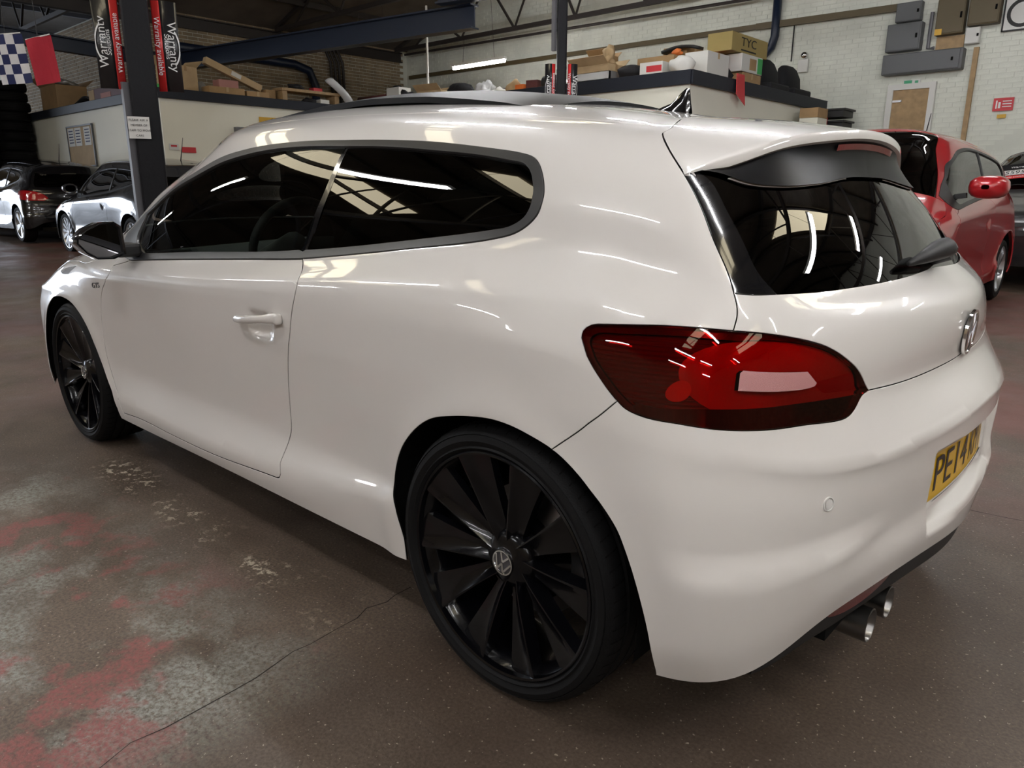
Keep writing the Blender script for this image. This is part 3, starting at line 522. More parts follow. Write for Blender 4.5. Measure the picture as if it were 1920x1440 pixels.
# tail lamp internals: reflector bowls, reversing lamp, smoked lower strip, each cut along its own outline
td = f_['tail_dark']; dark_l = chain([(td[0][0]-.10, td[0][1]+.004)]+td+[(td[-1][0]+.03, td[-1][1])])
rv = f_['tail_rev']; rev_p = chain([rv[0], rv[1]], rv[1:3], rv[2:4], rv[3:6], [rv[5], rv[0]])
u0_, u1_ = f_['tail'][0][0], f_['tail'][11][0]
def ell_(cu_, cv_, a, b, sk=0.): return np.array([(u0_+(u1_-u0_)*(cu_+a*math.cos(t)), cv_+b*math.sin(t)+sk*math.cos(t)) for t in np.linspace(0, 2*math.pi, 49)])
vm_ = np.mean([q[1] for q in f_['tail']])
glow_p = ell_(.63, vm_+.006, .33, .058, -.012); bul_p = ell_(.305, vm_-.008, .034, .015, .006); rim_p = np.array([(a+(np.mean([q[0] for q in f_['tail']])-a)*.055, b+(vm_+.004-b)*.16) for a, b in tail])
tuv, ttri, tc_ = patch(tail, [dark_l, rev_p, glow_p, bul_p, rim_p], .007)
low = (tc_[:, 1] < np.interp(tc_[:, 0], dark_l[:, 0], dark_l[:, 1])) & (tc_[:, 0] > td[0][0]-.03); rev = inpoly(rev_p, tc_) & ~low; bul = inpoly(bul_p, tc_) & ~low & ~rev; glow = inpoly(glow_p, tc_) & ~low & ~rev & ~bul; inn = inpoly(rim_p, tc_) & ~low & ~rev & ~bul & ~glow; far_ = inn & (tc_[:, 0] > u0_+.62*(u1_-u0_)); glow = glow | far_; inn = inn & ~far_; rim_ = ~(low | rev | bul | glow | inn)
for msk, nm, m, off in ((low, 'smoked_strip', 'lamp_smoke', -.009), (rev, 'reversing_lamp', 'lamp_pink', .0016), (bul, 'indicator_bulb', 'lamp_red_bulb', -.010), (glow, 'brake_reflector', 'lamp_red', -.013), (inn, 'ribbed_reflector', 'lamp_rib', -.016), (rim_, 'lamp_housing', 'lamp_red_dark', -.008)):
    V3, N3, fs = panel_mesh(tuv, ttri[msk], gap=0., depth=0., off=off)
    for o, p_ in zip(link_panel(nm, V3, N3, fs, m, CAR, 'LR'), tail_obs): o.parent = p_
# ---------------------------------------------------------------- roof spoiler
fr_ = F(np.array([q[0] for q in [ctop]+hs[:9]]), np.array([q[1] for q in [ctop]+hs[:9]]))
te = np.array([(.400, 0, 1.251), (.395, -.13, 1.247), (.384, -.23, 1.239), (.369, -.31, 1.231), (.345, -.41, 1.215), (.321, -.50, 1.191), (.296, -.58, 1.169), (.276, -.654, 1.144)])
def resamp(P, n, sharp=None):
    P = np.array(P); d = np.concatenate([[0], np.cumsum(np.linalg.norm(np.diff(P, axis=0), axis=1))]); t = np.linspace(0, d[-1], n)
    if sharp is not None: t = np.concatenate([np.linspace(0, d[sharp], n//2, endpoint=False), np.linspace(d[sharp], d[-1], n-n//2)])
    return np.stack([np.interp(t, d, P[:, k]) for k in range(3)], 1)
def cr3(P, k=8):
    a = crom(np.stack([np.arange(len(P)), P[:, 0]], 1).astype(float), .12)[:, 0]; i = np.linspace(0, len(P)-1, (len(P)-1)*k+1)
    from_ = np.arange(len(P)); out = []
    S2 = natcub(from_.astype(float), P[:, :, None].reshape(len(P), 3)); j = np.clip(i.astype(int), 0, len(P)-2); b = (i-j)[:, None]; a = 1-b
    return a*P[j]+b*P[j+1]+((a**3-a)*S2[j]+(b**3-b)*S2[j+1])/6
NS = 61
tE = resamp(cr3(np.concatenate([te[:0:-1]*[1, -1, 1], te])), 2*NS-1)[NS-1:]
fA = resamp(np.concatenate([cr3(fr_[:6])[:-1], cr3(fr_[5:])]), NS)
fA[0, 1] = 0; tE[0, 1] = 0
fN = np.array([0, 0, .0])
def spoiler_half(sg):
    rows = []; S = np.array([1, sg, 1.])
    nb = 14
    for k in range(nb+1):
        t = k/nb; b = .006*math.sin(math.pi*t)
        R = fA*(1-t)+tE*t; tap = np.linspace(1, 0, NS)[:, None]**.6
        R = R+np.array([0, 0, 1.])*b*tap+np.array([0, 0, .0012])*min(1, t*12)
        if k == 0: R = R+np.array([.0022, 0, 0])
        rows.append(R*S)
    tap = np.clip((1-np.linspace(0, 1, NS))*6, 0, 1)[:, None]
    rows.append((tE+np.array([.0035, 0, -.004])*tap)*S)
    rows.append((tE+np.array([.0035, 0, -.018])*tap)*S)
    rows.append((tE+np.array([-.004, 0, -.023])*tap)*S)
    return rows
sp = MB(); 
for sg in (1, -1): sp.grid([[tuple(q) for q in r] for r in spoiler_half(sg)], flip=(sg == 1))
spoiler = sp.build('roof_spoiler', 'paint_white', CAR, auto=35)
gts = F(glass_top[:, 0], glass_top[:, 1])[::-1]; gts[0, 1] = 0
us = MB(); G2 = resamp(gts, NS); tapS = np.clip((1-np.linspace(0, 1, NS))*6, 0, 1)[:, None]
lowE = tE+np.array([-.004, 0, -.023])*tapS
for sg in (1, -1):
    S = np.array([1, sg, 1.]); rows = []
    for k in range(9):
        t = k/8; R = lowE*(1-t)+G2*t; R = R+np.array([-.010, 0, .012])*math.sin(math.pi*t)*tapS+np.array([.004, 0, .003])*t
        rows.append([tuple(q) for q in R*S])
    us.grid(rows, flip=(sg == 1))
us.build('spoiler_underside', 'underside_black', CAR, smooth=True)
bl_ = MB(); n0 = int(NS*.30); rows = []
for k in range(2):
    t = (.10, .34)[k]; R = lowE*(1-t)+G2*t+np.array([-.010, 0, .012])*math.sin(math.pi*t)*tapS+np.array([.0045, 0, -.001]); R = R[:n0]
    rows.append([tuple(q) for q in np.concatenate([R[::-1], R[1:]*[1, -1, 1]])])
bl_.grid(rows); bl_.build('high_brake_light', 'lamp_red_dim', CAR)
# ---------------------------------------------------------------- sunroof glass raised above the roof
def roof_z(x, y):
    xs = np.array([-1.75, -1.5, -1.3, -1.0, -.7, -.4, -.17, 0.0]); zs = np.array([1.39, 1.41, 1.412, 1.406, 1.391, 1.366, 1.334, 1.306])
    return np.interp(x, xs, zs)-.21*y*y-.25*y**4
xs = np.linspace(-1.66, -.27, 50); ys = np.linspace(-.43, .43, 29); top = []; bot = []
lift = lambda x: .031*math.sin(math.pi*min(1, max(0, (x+1.52)/1.40)))
for x in xs:
    top.append([(x, y, float(roof_z(x, y))+lift(x)+.001) for y in ys]); bot.append([(x, y, float(roof_z(x, y))+lift(x)-.016) for y in ys])
sr = MB(); sr.grid(top, flip=True); sr.grid(bot)
e = lambda a, b: sr.grid([a, b]) ; e([r[0] for r in top], [r[0] for r in bot]); e([r[-1] for r in bot], [r[-1] for r in top]); e(bot[0], top[0]); e(top[-1], bot[-1])
sr.build('sunroof_glass', 'sunroof_black', CAR, auto=40)
for y in (-.40, .40):
    sh = MB(); sh.grid([[(x, y, float(roof_z(x, y))-.004) for x in xs], [(x, y, float(roof_z(x, y))+max(lift(x)-.010, -.003)) for x in xs]])
    sh.build('sunroof_seal', 'matte_black', CAR)
# ---------------------------------------------------------------- roof aerial fin
fn = MB(); prof = [(-.235, .045, 0), (-.20, .04, .022), (-.16, .032, .034), (-.135, .016, .052), (-.118, .010, .07), (-.104, .006, .076), (-.095, .008, .045), (-.098, .020, .018), (-.10, .03, 0)]
ring = []
for k in range(len(prof)):
    pass
base = 1.318
secs = [(-.245, .004, .002), (-.225, .022, .014), (-.19, .03, .026), (-.155, .03, .036), (-.128, .024, .060), (-.112, .016, .072), (-.10, .012, .070), (-.094, .010, .03)]
rows = []
for x, w, h in secs:
    rows.append([(x, -w, base-.01), (x, -w*.8, base+h*.35), (x, -w*.3, base+h*.8), (x, 0, base+h), (x, w*.3, base+h*.8), (x, w*.8, base+h*.35), (x, w, base-.01)])
fn.grid(rows, flip=True); fn.build('aerial_fin', 'gloss_black', CAR, auto=50)
# ---------------------------------------------------------------- lower rear valance, reflectors, exhaust tips, tow hook area
r0 = F(np.linspace(U[16], UM, 60), np.full(60, 0.0)); val = MB()
for sg in (1, -1):
    S = np.array([1, sg, 1.]); ins = np.stack([np.full(60, -.9), np.sign(-r0[:, 1])*.4, np.zeros(60)], 1)
    tp = sst(np.arange(60), 10, 26)[:, None]; r0 = r0.copy()
    rows = [r0+[-.010, 0, .012], r0+[-.014, 0, -.006]*tp, r0+np.array([-.02, 0, -.055])*tp, r0+np.array([-.09, 0, -.085])*tp]
    val.grid([[tuple(q) for q in (r*S)[14:]] for r in rows], flip=(sg == 1))
val.build('rear_valance', 'plastic_dark', CAR, smooth=True)
for sg in (1, -1):
    rf = MB(); S = np.array([1, sg, 1.]); seg = r0[(np.abs(r0[:, 1]) < .64) & (np.abs(r0[:, 1]) > .40)]; n = len(seg); w = np.sin(np.linspace(0, math.pi, n))[:, None]**.5
    a = (seg+[-.009, 0, -.006])*S; b = (seg+np.array([-.011, 0, -.006])+np.array([-.002, 0, -.030])*w)*S
    rf.grid([[tuple(q) for q in a], [tuple(q) for q in b]], flip=(sg == 1)); rf.build('rear_reflector', 'reflector_red', CAR)
for y, x in ((-.452, .650), (-.332, .650)):
    ex = MB(); ex.lathe([(.030, -.16), (.034, -.08), (.036, 0), (.034, .0015), (.0325, 0), (.031, -.1)], (x, y, .252), 'x', 40); eo = ex.build('exhaust_tip', 'exhaust', CAR, auto=50)
    e2 = MB(); e2.lathe([(.0318, 0), (.001, 0)], (x-.05, y, .252), 'x', 32); e2.build('exhaust_bore', 'matte_black', eo)
# number plate
pl = thing('p', '', ''); bpy.data.objects.remove(pl)
plm = MB(); n = 24
def plate_x(y): return .684-.02*(y/.26)**2*.6
for (z0, z1, o) in ((.466, .578, .0),):
    ya = np.linspace(-.26, .26, n); rows = [[(plate_x(y)+.003+o, y, z0) for y in ya], [(plate_x(y)+.003+o-.002, y, z1) for y in ya]]
    plm.grid(rows); plm.grid([[(plate_x(y), y, z0) for y in ya], [(plate_x(y)+.003, y, z0) for y in ya]]); plm.grid([[(plate_x(y)+.001, y, z1) for y in ya], [(plate_x(y)-.002, y, z1) for y in ya]])
plate = plm.build('number_plate', 'plate_yellow', CAR)
tmpl = text('plate_lettering', 'PE14 KMT', .1, 'plate_ink', None, None, ext=.0004); cs = np.array([v.co[:] for v in tmpl.data.vertices]); xa, xb = cs[:, 0].min(), cs[:, 0].max(); bpy.data.objects.remove(tmpl)
for word, x0_, x1_ in (('PE14', -.222, .030), ('KMT', .062, .222)):
    reg = text('plate_lettering', word, .1, 'plate_ink', plate, None, ext=.0004); me = reg.data; cs = np.array([v.co[:] for v in me.vertices]); a0, a1 = cs[:, 0].min(), cs[:, 0].max(); b0, b1 = cs[:, 1].min(), cs[:, 1].max()
    for v in me.vertices:
        c = v.co.copy(); y = x0_+(c.x-a0)/(a1-a0)*(x1_-x0_); z = .4845+(c.y-b0)/(b1-b0)*.079; v.co = (plate_x(y)+.0034+c.z*.2, y, z)
hb_ = MB(); hb_.grid([[(plate_x(y)+.002, y, .457) for y in np.linspace(-.215, .255, 16)], [(plate_x(y)+.006, y, .4655) for y in np.linspace(-.215, .255, 16)]]); hb_.build('plate_holder', 'plastic_dark', CAR)
# parking sensors
for q in f_['sensor']:
    for sg in (1, -1):
        P = F(q[0], q[1])[0]; N = Nrm(np.array([q[0]]), np.array([q[1]]))[0]; S = np.array([1, sg, 1.]); Pv = Vector(P*S); Nv = Vector(N*S); t = Nv.orthogonal().normalized(); b = Nv.cross(t)
        s_ = MB(); pr = [(.0135, -.004), (.0135, .0016), (.0115, .0022), (.0105, .0005)]
        vs = [Pv+(t*math.cos(a)+b*math.sin(a))*r+Nv*h for a in np.linspace(0, 2*math.pi, 28, endpoint=False) for r, h in pr]; m = len(pr)
        s_.add(vs, [(k*m+i, ((k+1) % 28)*m+i, ((k+1) % 28)*m+i+1, k*m+i+1) for k in range(28) for i in range(m-1)]); so = s_.build('parking_sensor', 'sensor_white', CAR, auto=30)
        s_ = MB(); s_.add([Pv+(t*math.cos(a)+b*math.sin(a))*.0088+Nv*.0016 for a in np.linspace(0, 2*math.pi, 24, endpoint=False)], [tuple(range(24))]); s_.build('sensor_disc', 'sensor_white', so)
# ---------------------------------------------------------------- emblem builder (ring with stacked V and W)
def emblem(name, M, R, parent, metal='chrome', back='badge_grey', ringw=.10):
    d = MB(); d.lathe([(.001, .0), (R*.97, .0), (R*.97, -.004)], (0, 0, 0), 'z', 40); d.v = [tuple(M @ Vector(q)) for q in d.v]; base = d.build(name, back, parent)
    r = MB(); r.lathe([(R*(1-ringw*1.4), .0005), (R*(1-ringw), .003), (R, .003), (R*1.02, -.003)], (0, 0, 0), 'z', 48); r.v = [tuple(M @ Vector(q)) for q in r.v]; r.build('badge_ring', metal, base, auto=40)
    g = MB(); k = R*.86; w = R*.075
    def stroke(a, b, za=.0032):
        a = Vector((*a, 0))*k; b = Vector((*b, 0))*k; t = (b-a).normalized(); n = Vector((-t.y, t.x, 0))*w; P = [a-n, b-n, b+n, a+n]
        g.add([M @ (q+Vector((0, 0, .0003))) for q in P]+[M @ (q+Vector((0, 0, za))) for q in P], [(4, 5, 6, 7), (0, 1, 5, 4), (1, 2, 6, 5), (2, 3, 7, 6), (3, 0, 4, 7)])
    stroke((-.46, .90), (0, .10)); stroke((.46, .90), (0, .10))
    stroke((-.90, .42), (-.36, -.86)); stroke((-.36, -.86), (0, -.06)); stroke((0, -.06), (.36, -.86)); stroke((.36, -.86), (.90, .42))
    g.build('badge_letters', metal, base); return base
q = (UM-.035, f_['badge_rear'][0][1]-.030); P = F(q[0], q[1])[0]; N = Nrm(np.array([q[0]]), np.array([q[1]]))[0]; N[1] = 0; P[1] = 0
emblem('rear_badge', frame((P[0]+.005, 0, P[2]), (0, 1, 0), tuple(np.cross(N, (0, 1, 0)))), .052, CAR)
# wing badge lettering
gq_ = f_['gts']; c_ = F(np.mean([a[0] for a in gq_]), np.mean([a[1] for a in gq_]))[0]
text('wing_badge', 'GTS', .030, 'badge_grey', CAR, frame((c_[0], c_[1]-.001, c_[2]), (1, 0, .10), (0, 0, 1)), ext=.0012, sx=1.55)
# ---------------------------------------------------------------- door handles
for sg, dob in zip((1, -1), door_obs):
    h = MB(); path = []; rad = []
    n = 22; rows = []
    for i in range(n):
        t = i/(n-1); x = -1.062+.248*t; z = .742+.030*t; out = .006+.030*math.sin(math.pi*min(1, max(0, t*.92+.04)))**.6
        yb = -.880-out; hh = .010+.004*sst(np.array([t]), .7, .95)[0]+.002*math.sin(math.pi*t); th = .008
        if i in (0, n-1): hh *= .75; th = .004
        ring = [(x, sg*(yb-th*math.cos(a)*-1), z+hh*math.sin(a)) for a in np.linspace(0, 2*math.pi, 12, endpoint=False)]
        rows.append(ring+[ring[0]])
    h.grid(rows, flip=(sg == -1)); h.add(rows[0][:-1], [tuple(range(12))]); h.add(rows[-1][:-1], [tuple(reversed(range(12)))])
    h.build('door_handle', 'paint_white', dob, smooth=True)
    l = MB(); l.box((-.838, sg*-.893, .768), (.05, .024, .030)); l.build('handle_lock_cap', 'paint_white', dob, bevel=.007, smooth=True)
# ---------------------------------------------------------------- door mirrors
for sg in (1, -1):
    mi = MB(); rows = []
    def msec(x, s):
        pts = [(-.885, .885), (-.89, .985), (-.915, 1.003), (-.96, 1.0), (-1.01, .978), (-1.045, .945), (-1.048, .928), (-1.02, .893), (-.985, .870), (-.93, .868)]
        c = np.array((-.96, .935)); return [(x, sg*float(c[0]+(a-c[0])*s), float(c[1]+(b-c[1])*s)) for a, b in pts]
    for x, s in ((-1.855, .90), (-1.848, .97), (-1.87, 1.0), (-1.93, .96), (-1.975, .78), (-1.99, .45), (-1.995, .05)):
        r = msec(x, s); rows.append(r+[r[0]])
    mi.grid(rows, flip=(sg == -1)); mo = mi.build('door_mirror', 'gloss_black', CAR, auto=50)
    ri = MB(); a = msec(-1.855, .90); b = msec(-1.868, .84); ri.grid([a+[a[0]], b+[b[0]]], flip=(sg == 1)); ri.build('mirror_rim', 'plastic_dark', mo)
    gm = MB(); g0 = msec(-1.866, .84); gm.add(g0, [tuple(range(10)) if sg == -1 else tuple(reversed(range(10)))]); gm.build('mirror_face', 'mirror_glass', mo)
    st = MB(); st.box((-1.93, sg*-.86, .895), (.09, .09, .05)); st.build('mirror_stalk', 'plastic_dark', mo, bevel=.012)
# black sail panel ahead of the door glass is part of the window trim; rear wiper
wp = MB(); wb = F(np.array([UM-.03]), np.array([hgb[-1][1]+.045]))[0]
bx, bz = .560, .972
wp.tube([(bx-.012, .03, bz-.005), (bx+.028, .03, bz+.010)], .022, 16)
wo = wp.build('rear_wiper', 'plastic_dark', CAR, auto=40)
ar = MB(); 
pth = [(.583, .045, .985), (.583, .0, .990), (.577, -.05, .985), (.570, -.11, .975), (.562, -.19, .965)]
ar.tube(pth, [.018, .024, .022, .015, .006], 10); ar.build('wiper_arm', 'plastic_dark', wo, smooth=True)
# ---------------------------------------------------------------- wheels
def make_wheel(cx, sg):
    yo = -.8946; cz = .318
    w = bpy.data.objects.new('wheel', None); COL.objects.link(w); w.parent = CAR
    yw = lambda d: d    # profile depth measured inward from the outer face (positive = towards car centre)
    T_ = MB()
    prof = [(.2575, .012), (.265, .004), (.268, .0005), (.272, .004), (.284, -.002), (.296, .0015), (.2975, .0045), (.299, .002), (.310, .016), (.3145, .030), (.3150, .048), (.3105, .050), (.3105, .056), (.3165, .058), (.3175, .085), (.3120, .087), (.3120, .096), (.3180, .098), (.3180, .130), (.3120, .132), (.3120, .141), (.3175, .143), (.3165, .172), (.3105, .174), (.3105, .180), (.3150, .182), (.3145, .200), (.308, .216), (.290, .230), (.262, .224)]
    T_.lathe(prof, (0, 0, 0), 'y', 96)
    to = T_.build('tyre', 'rubber', w, auto=38)
    # side-wall and shoulder sipes
    sp_ = MB()
    for k in range(64):
        a = 2*math.pi*k/64; da = .010
        pr2 = [(.3095, .0135), (.3162, .032), (.3167, .047)]
        vs = []
        for r, d in pr2:
            for s2 in (-1, 1): vs.append(((r+.0006)*math.cos(a+s2*da*.5+d*.8), d, (r+.0006)*math.sin(a+s2*da*.5+d*.8)))
        sp_.add(vs, [(0, 1, 3, 2), (2, 3, 5, 4)])
    sp_.build('tread_sipes', 'matte_black', to)['kind'] = 'stuff'
    R_ = MB(); R_.lathe([(.2515, .020), (.2525, .006), (.2570, .0035), (.2605, .006), (.2600, .014), (.254, .02), (.240, .035), (.236, .06), (.232, .12), (.236, .19), (.252, .215)], (0, 0, 0), 'y', 96)
    ro = R_.build('rim', 'wheel_black', w, auto=40)
    # ten blades: wide at the rim, narrow at the hub, sharp raised ridge on one edge and a scooped face
    for k in range(10):
        B = MB(); rows = []; a0 = 2*math.pi*k/10+.05
        for i, t in enumerate(np.linspace(0, 1, 9)):
            r = .048+t*.204
            wd = .015+.028*t**1.3                                    # half width in metres
            lean = -.030*t                                           # sideways lean of the blade
            dep = .044-.034*t**.8
            row = []
            for s2, dd in ((-1.12, .045), (-1.0, .020+.004*t), (-.6, .022-.004*t), (-.1, .020-.006*t), (.45, .010-.002*t), (.80, .0), (.95, .0005), (1.05, .045)):
                q = lean*.5+wd*s2; a = a0+math.asin(max(-.9, min(.9, q/r))); row.append((r*math.cos(a), dep+dd*(1-.35*t), r*math.sin(a)))
            rows.append(row)
        B.grid(rows); B.build('spoke', 'wheel_black', w, auto=28)
    H = MB(); H.lathe([(.001, .036), (.030, .036), (.034, .040), (.048, .044), (.062, .050), (.070, .062), (.07, .1), (.15, .14), (.15, .16)], (0, 0, 0), 'y', 40); H.build('hub', 'wheel_black', w, auto=40)
    D_ = MB(); D_.lathe([(.07, .125), (.155, .125), (.155, .150), (.07, .150)], (0, 0, 0), 'y', 48); D_.build('brake_disc', 'steel', w, auto=40)
    c_ = MB(); c_.lathe([(.10, .10), (.165, .10), (.165, .17), (.10, .17)], (0, 0, 0), 'y', 60)
    C2 = MB(); aa = np.linspace(.75, 1.35, 9); C2.grid([[(r*math.cos(a), d, r*math.sin(a)) for a in aa] for r, d in ((.10, .105), (.17, .10), (.178, .12), (.178, .17))]); C2.build('brake_caliper', 'steel', w, auto=40)
    emblem('hub_badge', Matrix.Rotation(math.radians(90), 4, 'X') @ Matrix.Rotation(-.35, 4, 'Z') @ Matrix.Translation((0, 0, -.033)), .029, w)
    w.location = (cx, yo*sg, cz)
    if sg == -1: w.rotation_euler = (0, 0, math.pi)
    return w
wheels = [make_wheel(0, 1), make_wheel(-2.578, 1)]
wheels[1].rotation_euler = (0, .35, .0)
for cx in (0, -2.578):
    c = copytree(wheels[0], CAR); c.location = (cx, .8946, .318); c.rotation_euler = (0, .4, math.pi)
# wheel-arch liners
for cx, u0, u1 in ((0, -.45, 3.6), (-2.578, -.45, 3.6)):
    for sg in (1, -1):
        L_ = MB(); aa = np.linspace(-.20, math.pi+.20, 40); ya = (-.885, -.60)
        L_.grid([[(cx+.365*math.cos(a), sg*y, .318+.365*math.sin(a)) for a in aa] for y in ya], flip=(sg == -1))
        L_.add([(cx+.365*math.cos(a), sg*-.60, .318+.365*math.sin(a)) for a in aa], [tuple(range(40))]); L_.build('arch_liner', 'matte_black', CAR)
# ---------------------------------------------------------------- underbody and cabin
ub = MB(); ub.box((-1.29, 0, .235), (1.75, 1.66, .05)); ub.box((.40, 0, .32), (.42, 1.20, .10)); ub.box((-2.98, 0, .26), (.5, 1.3, .05)); ub.build('underbody', 'matte_black', CAR)
cf = MB(); cf.box((-1.1, 0, .42), (2.2, 1.5, .04)); cf.box((.25, 0, .70), (.45, 1.25, .03)); cf.build('cabin_floor', 'cabin', CAR)
dc = MB(); rows = []
for x, z0 in ((-2.35, .80), (-2.1, .90), (-1.85, .915), (-1.72, .86), (-1.70, .60)): rows.append([(x, y, z0-.04*abs(y)) for y in np.linspace(-.72, .72, 9)])
dc.grid(rows); dc.build('dashboard', 'cabin', CAR, smooth=True)
sw = MB(); a = np.linspace(0, 2*math.pi, 40); sw.tube([(-1.55+.05*math.sin(t), -.37+.185*math.cos(t), .90+.175*math.sin(t)) for t in a], .016, 8, cap=False); sw.tube([(-1.80, -.37, .84), (-1.56, -.37, .90)], [.04, .06], 12); sw.build('steering_wheel', 'cabin', CAR, smooth=True)
def seat(x, y, rear=False):
    s = MB()
    def slab(secs):
        rows = []
        for (px, pz, wd, th, nx, nz) in secs:
            rows.append([(px+nx*th*math.sin(a)*.5+0*wd, y+wd*math.copysign(abs(math.cos(a))**.5, math.cos(a)), pz+nz*th*math.sin(a)*.5) for a in np.linspace(0, 2*math.pi, 17)])
        s.grid(rows); s.add(rows[0][:-1], [tuple(range(16))]); s.add(rows[-1][:-1], [tuple(reversed(range(16)))])
    slab([(x-.50, .50, .20, .10, 0, 1), (x-.48, .52, .25, .16, 0, 1), (x-.25, .50, .26, .18, 0, 1), (x-.02, .49, .25, .17, 0, 1)])
    slab([(x-.05, .50, .24, .16, 1, .1), (x+.03, .75, .26, .17, 1, .2), (x+.10, .95, .25, .15, 1, .2), (x+.145, 1.06 if not rear else .98, .20, .11, 1, .2), (x+.15, 1.08 if not rear else .995, .15, .05, 1, .2)])
    hz = 1.10 if not rear else 1.02
    slab([(x+.15, hz, .10, .05, 1, .2), (x+.15, hz+.03, .125, .10, 1, .2), (x+.165, hz+.10, .125, .10, 1, .2), (x+.17, hz+.13, .10, .05, 1, .2)])
    s.build('seat', 'cabin_grey', CAR, auto=50)
    st2 = MB()
    for dy in (-.06, .06): st2.tube([(x+.148, y+dy, hz-.10), (x+.152, y+dy, hz+.02)], .006, 8)
    st2.build('headrest_posts', 'chrome', CAR, smooth=True)
seat(-1.02, -.36); seat(-1.02, .36); seat(-.22, -.34, True); seat(-.22, .34, True)
# inner pillars seen through the glass
# ================================================================ the hall
mat('wall_paint', (.60, .56, .47), .75, var=.10, vscale=1.2, bump=.25, bscale=60)
mat('brick_paint', (.70, .72, .645), .7, var=.09, vscale=2.5, bump=.3, bscale=90)
mat('mortar', (.64, .655, .585), .85)
mat('brick_bare', (.33, .25, .155), .85, col2=(.22, .17, .11), vscale=3)
mat('roof_sheet', (.115, .095, .075), .8, var=.25, vscale=1.5)
mat('truss_steel', (.030, .024, .022), .55)
mat('beam_blue', (.007, .015, .038), .4)
mat('column_black', (.006, .006, .008), .45, spec=.18, bump=.15, bscale=25)
mat('office_cream', (.80, .79, .68), .6, var=.03, vscale=1.0)
mat('fascia_black', (.016, .019, .028), .5, spec=.25)
mat('wood_board', (.36, .24, .12), .65, var=.15, vscale=12)
mat('carton', (.36, .23, .11), .75, var=.10, vscale=5)
mat('carton_light', (.47, .34, .19), .75, var=.08, vscale=5)
mat('white_card', (.66, .66, .63), .6)
mat('black_cloth', (.008, .008, .011), .8)
mat('tube_glow', (1, 1, 1), emit=(.985, .985, 1.0), es=44.)
mat('lamp_body', (.70, .70, .68), .5)
mat('skylight', (.8, .72, .5), emit=(1.0, .88, .62), es=2.2)
mat('red_flat', (.55, .03, .04), .5)
mat('banner_black', (.012, .012, .014), .3, coat=.3)
mat('banner_red', (.62, .03, .03), .35, coat=.3)
mat('ink_white', (.75, .75, .75), .5)
mat('ink_black', (.01, .01, .01), .6)
mat('sign_yellow', (.62, .36, .03), .5)
mat('sign_green', (.03, .30, .14), .5)
mat('flag_blue', (.012, .02, .09), .75)
mat('flag_white', (.72, .72, .74), .75)
mat('flag_red', (.42, .012, .03), .75)
mat('grey_metal', (.10, .105, .11), .5)
mat('box_brown', (.10, .075, .035), .55)
mat('conduit', (.13, .13, .14), .45)
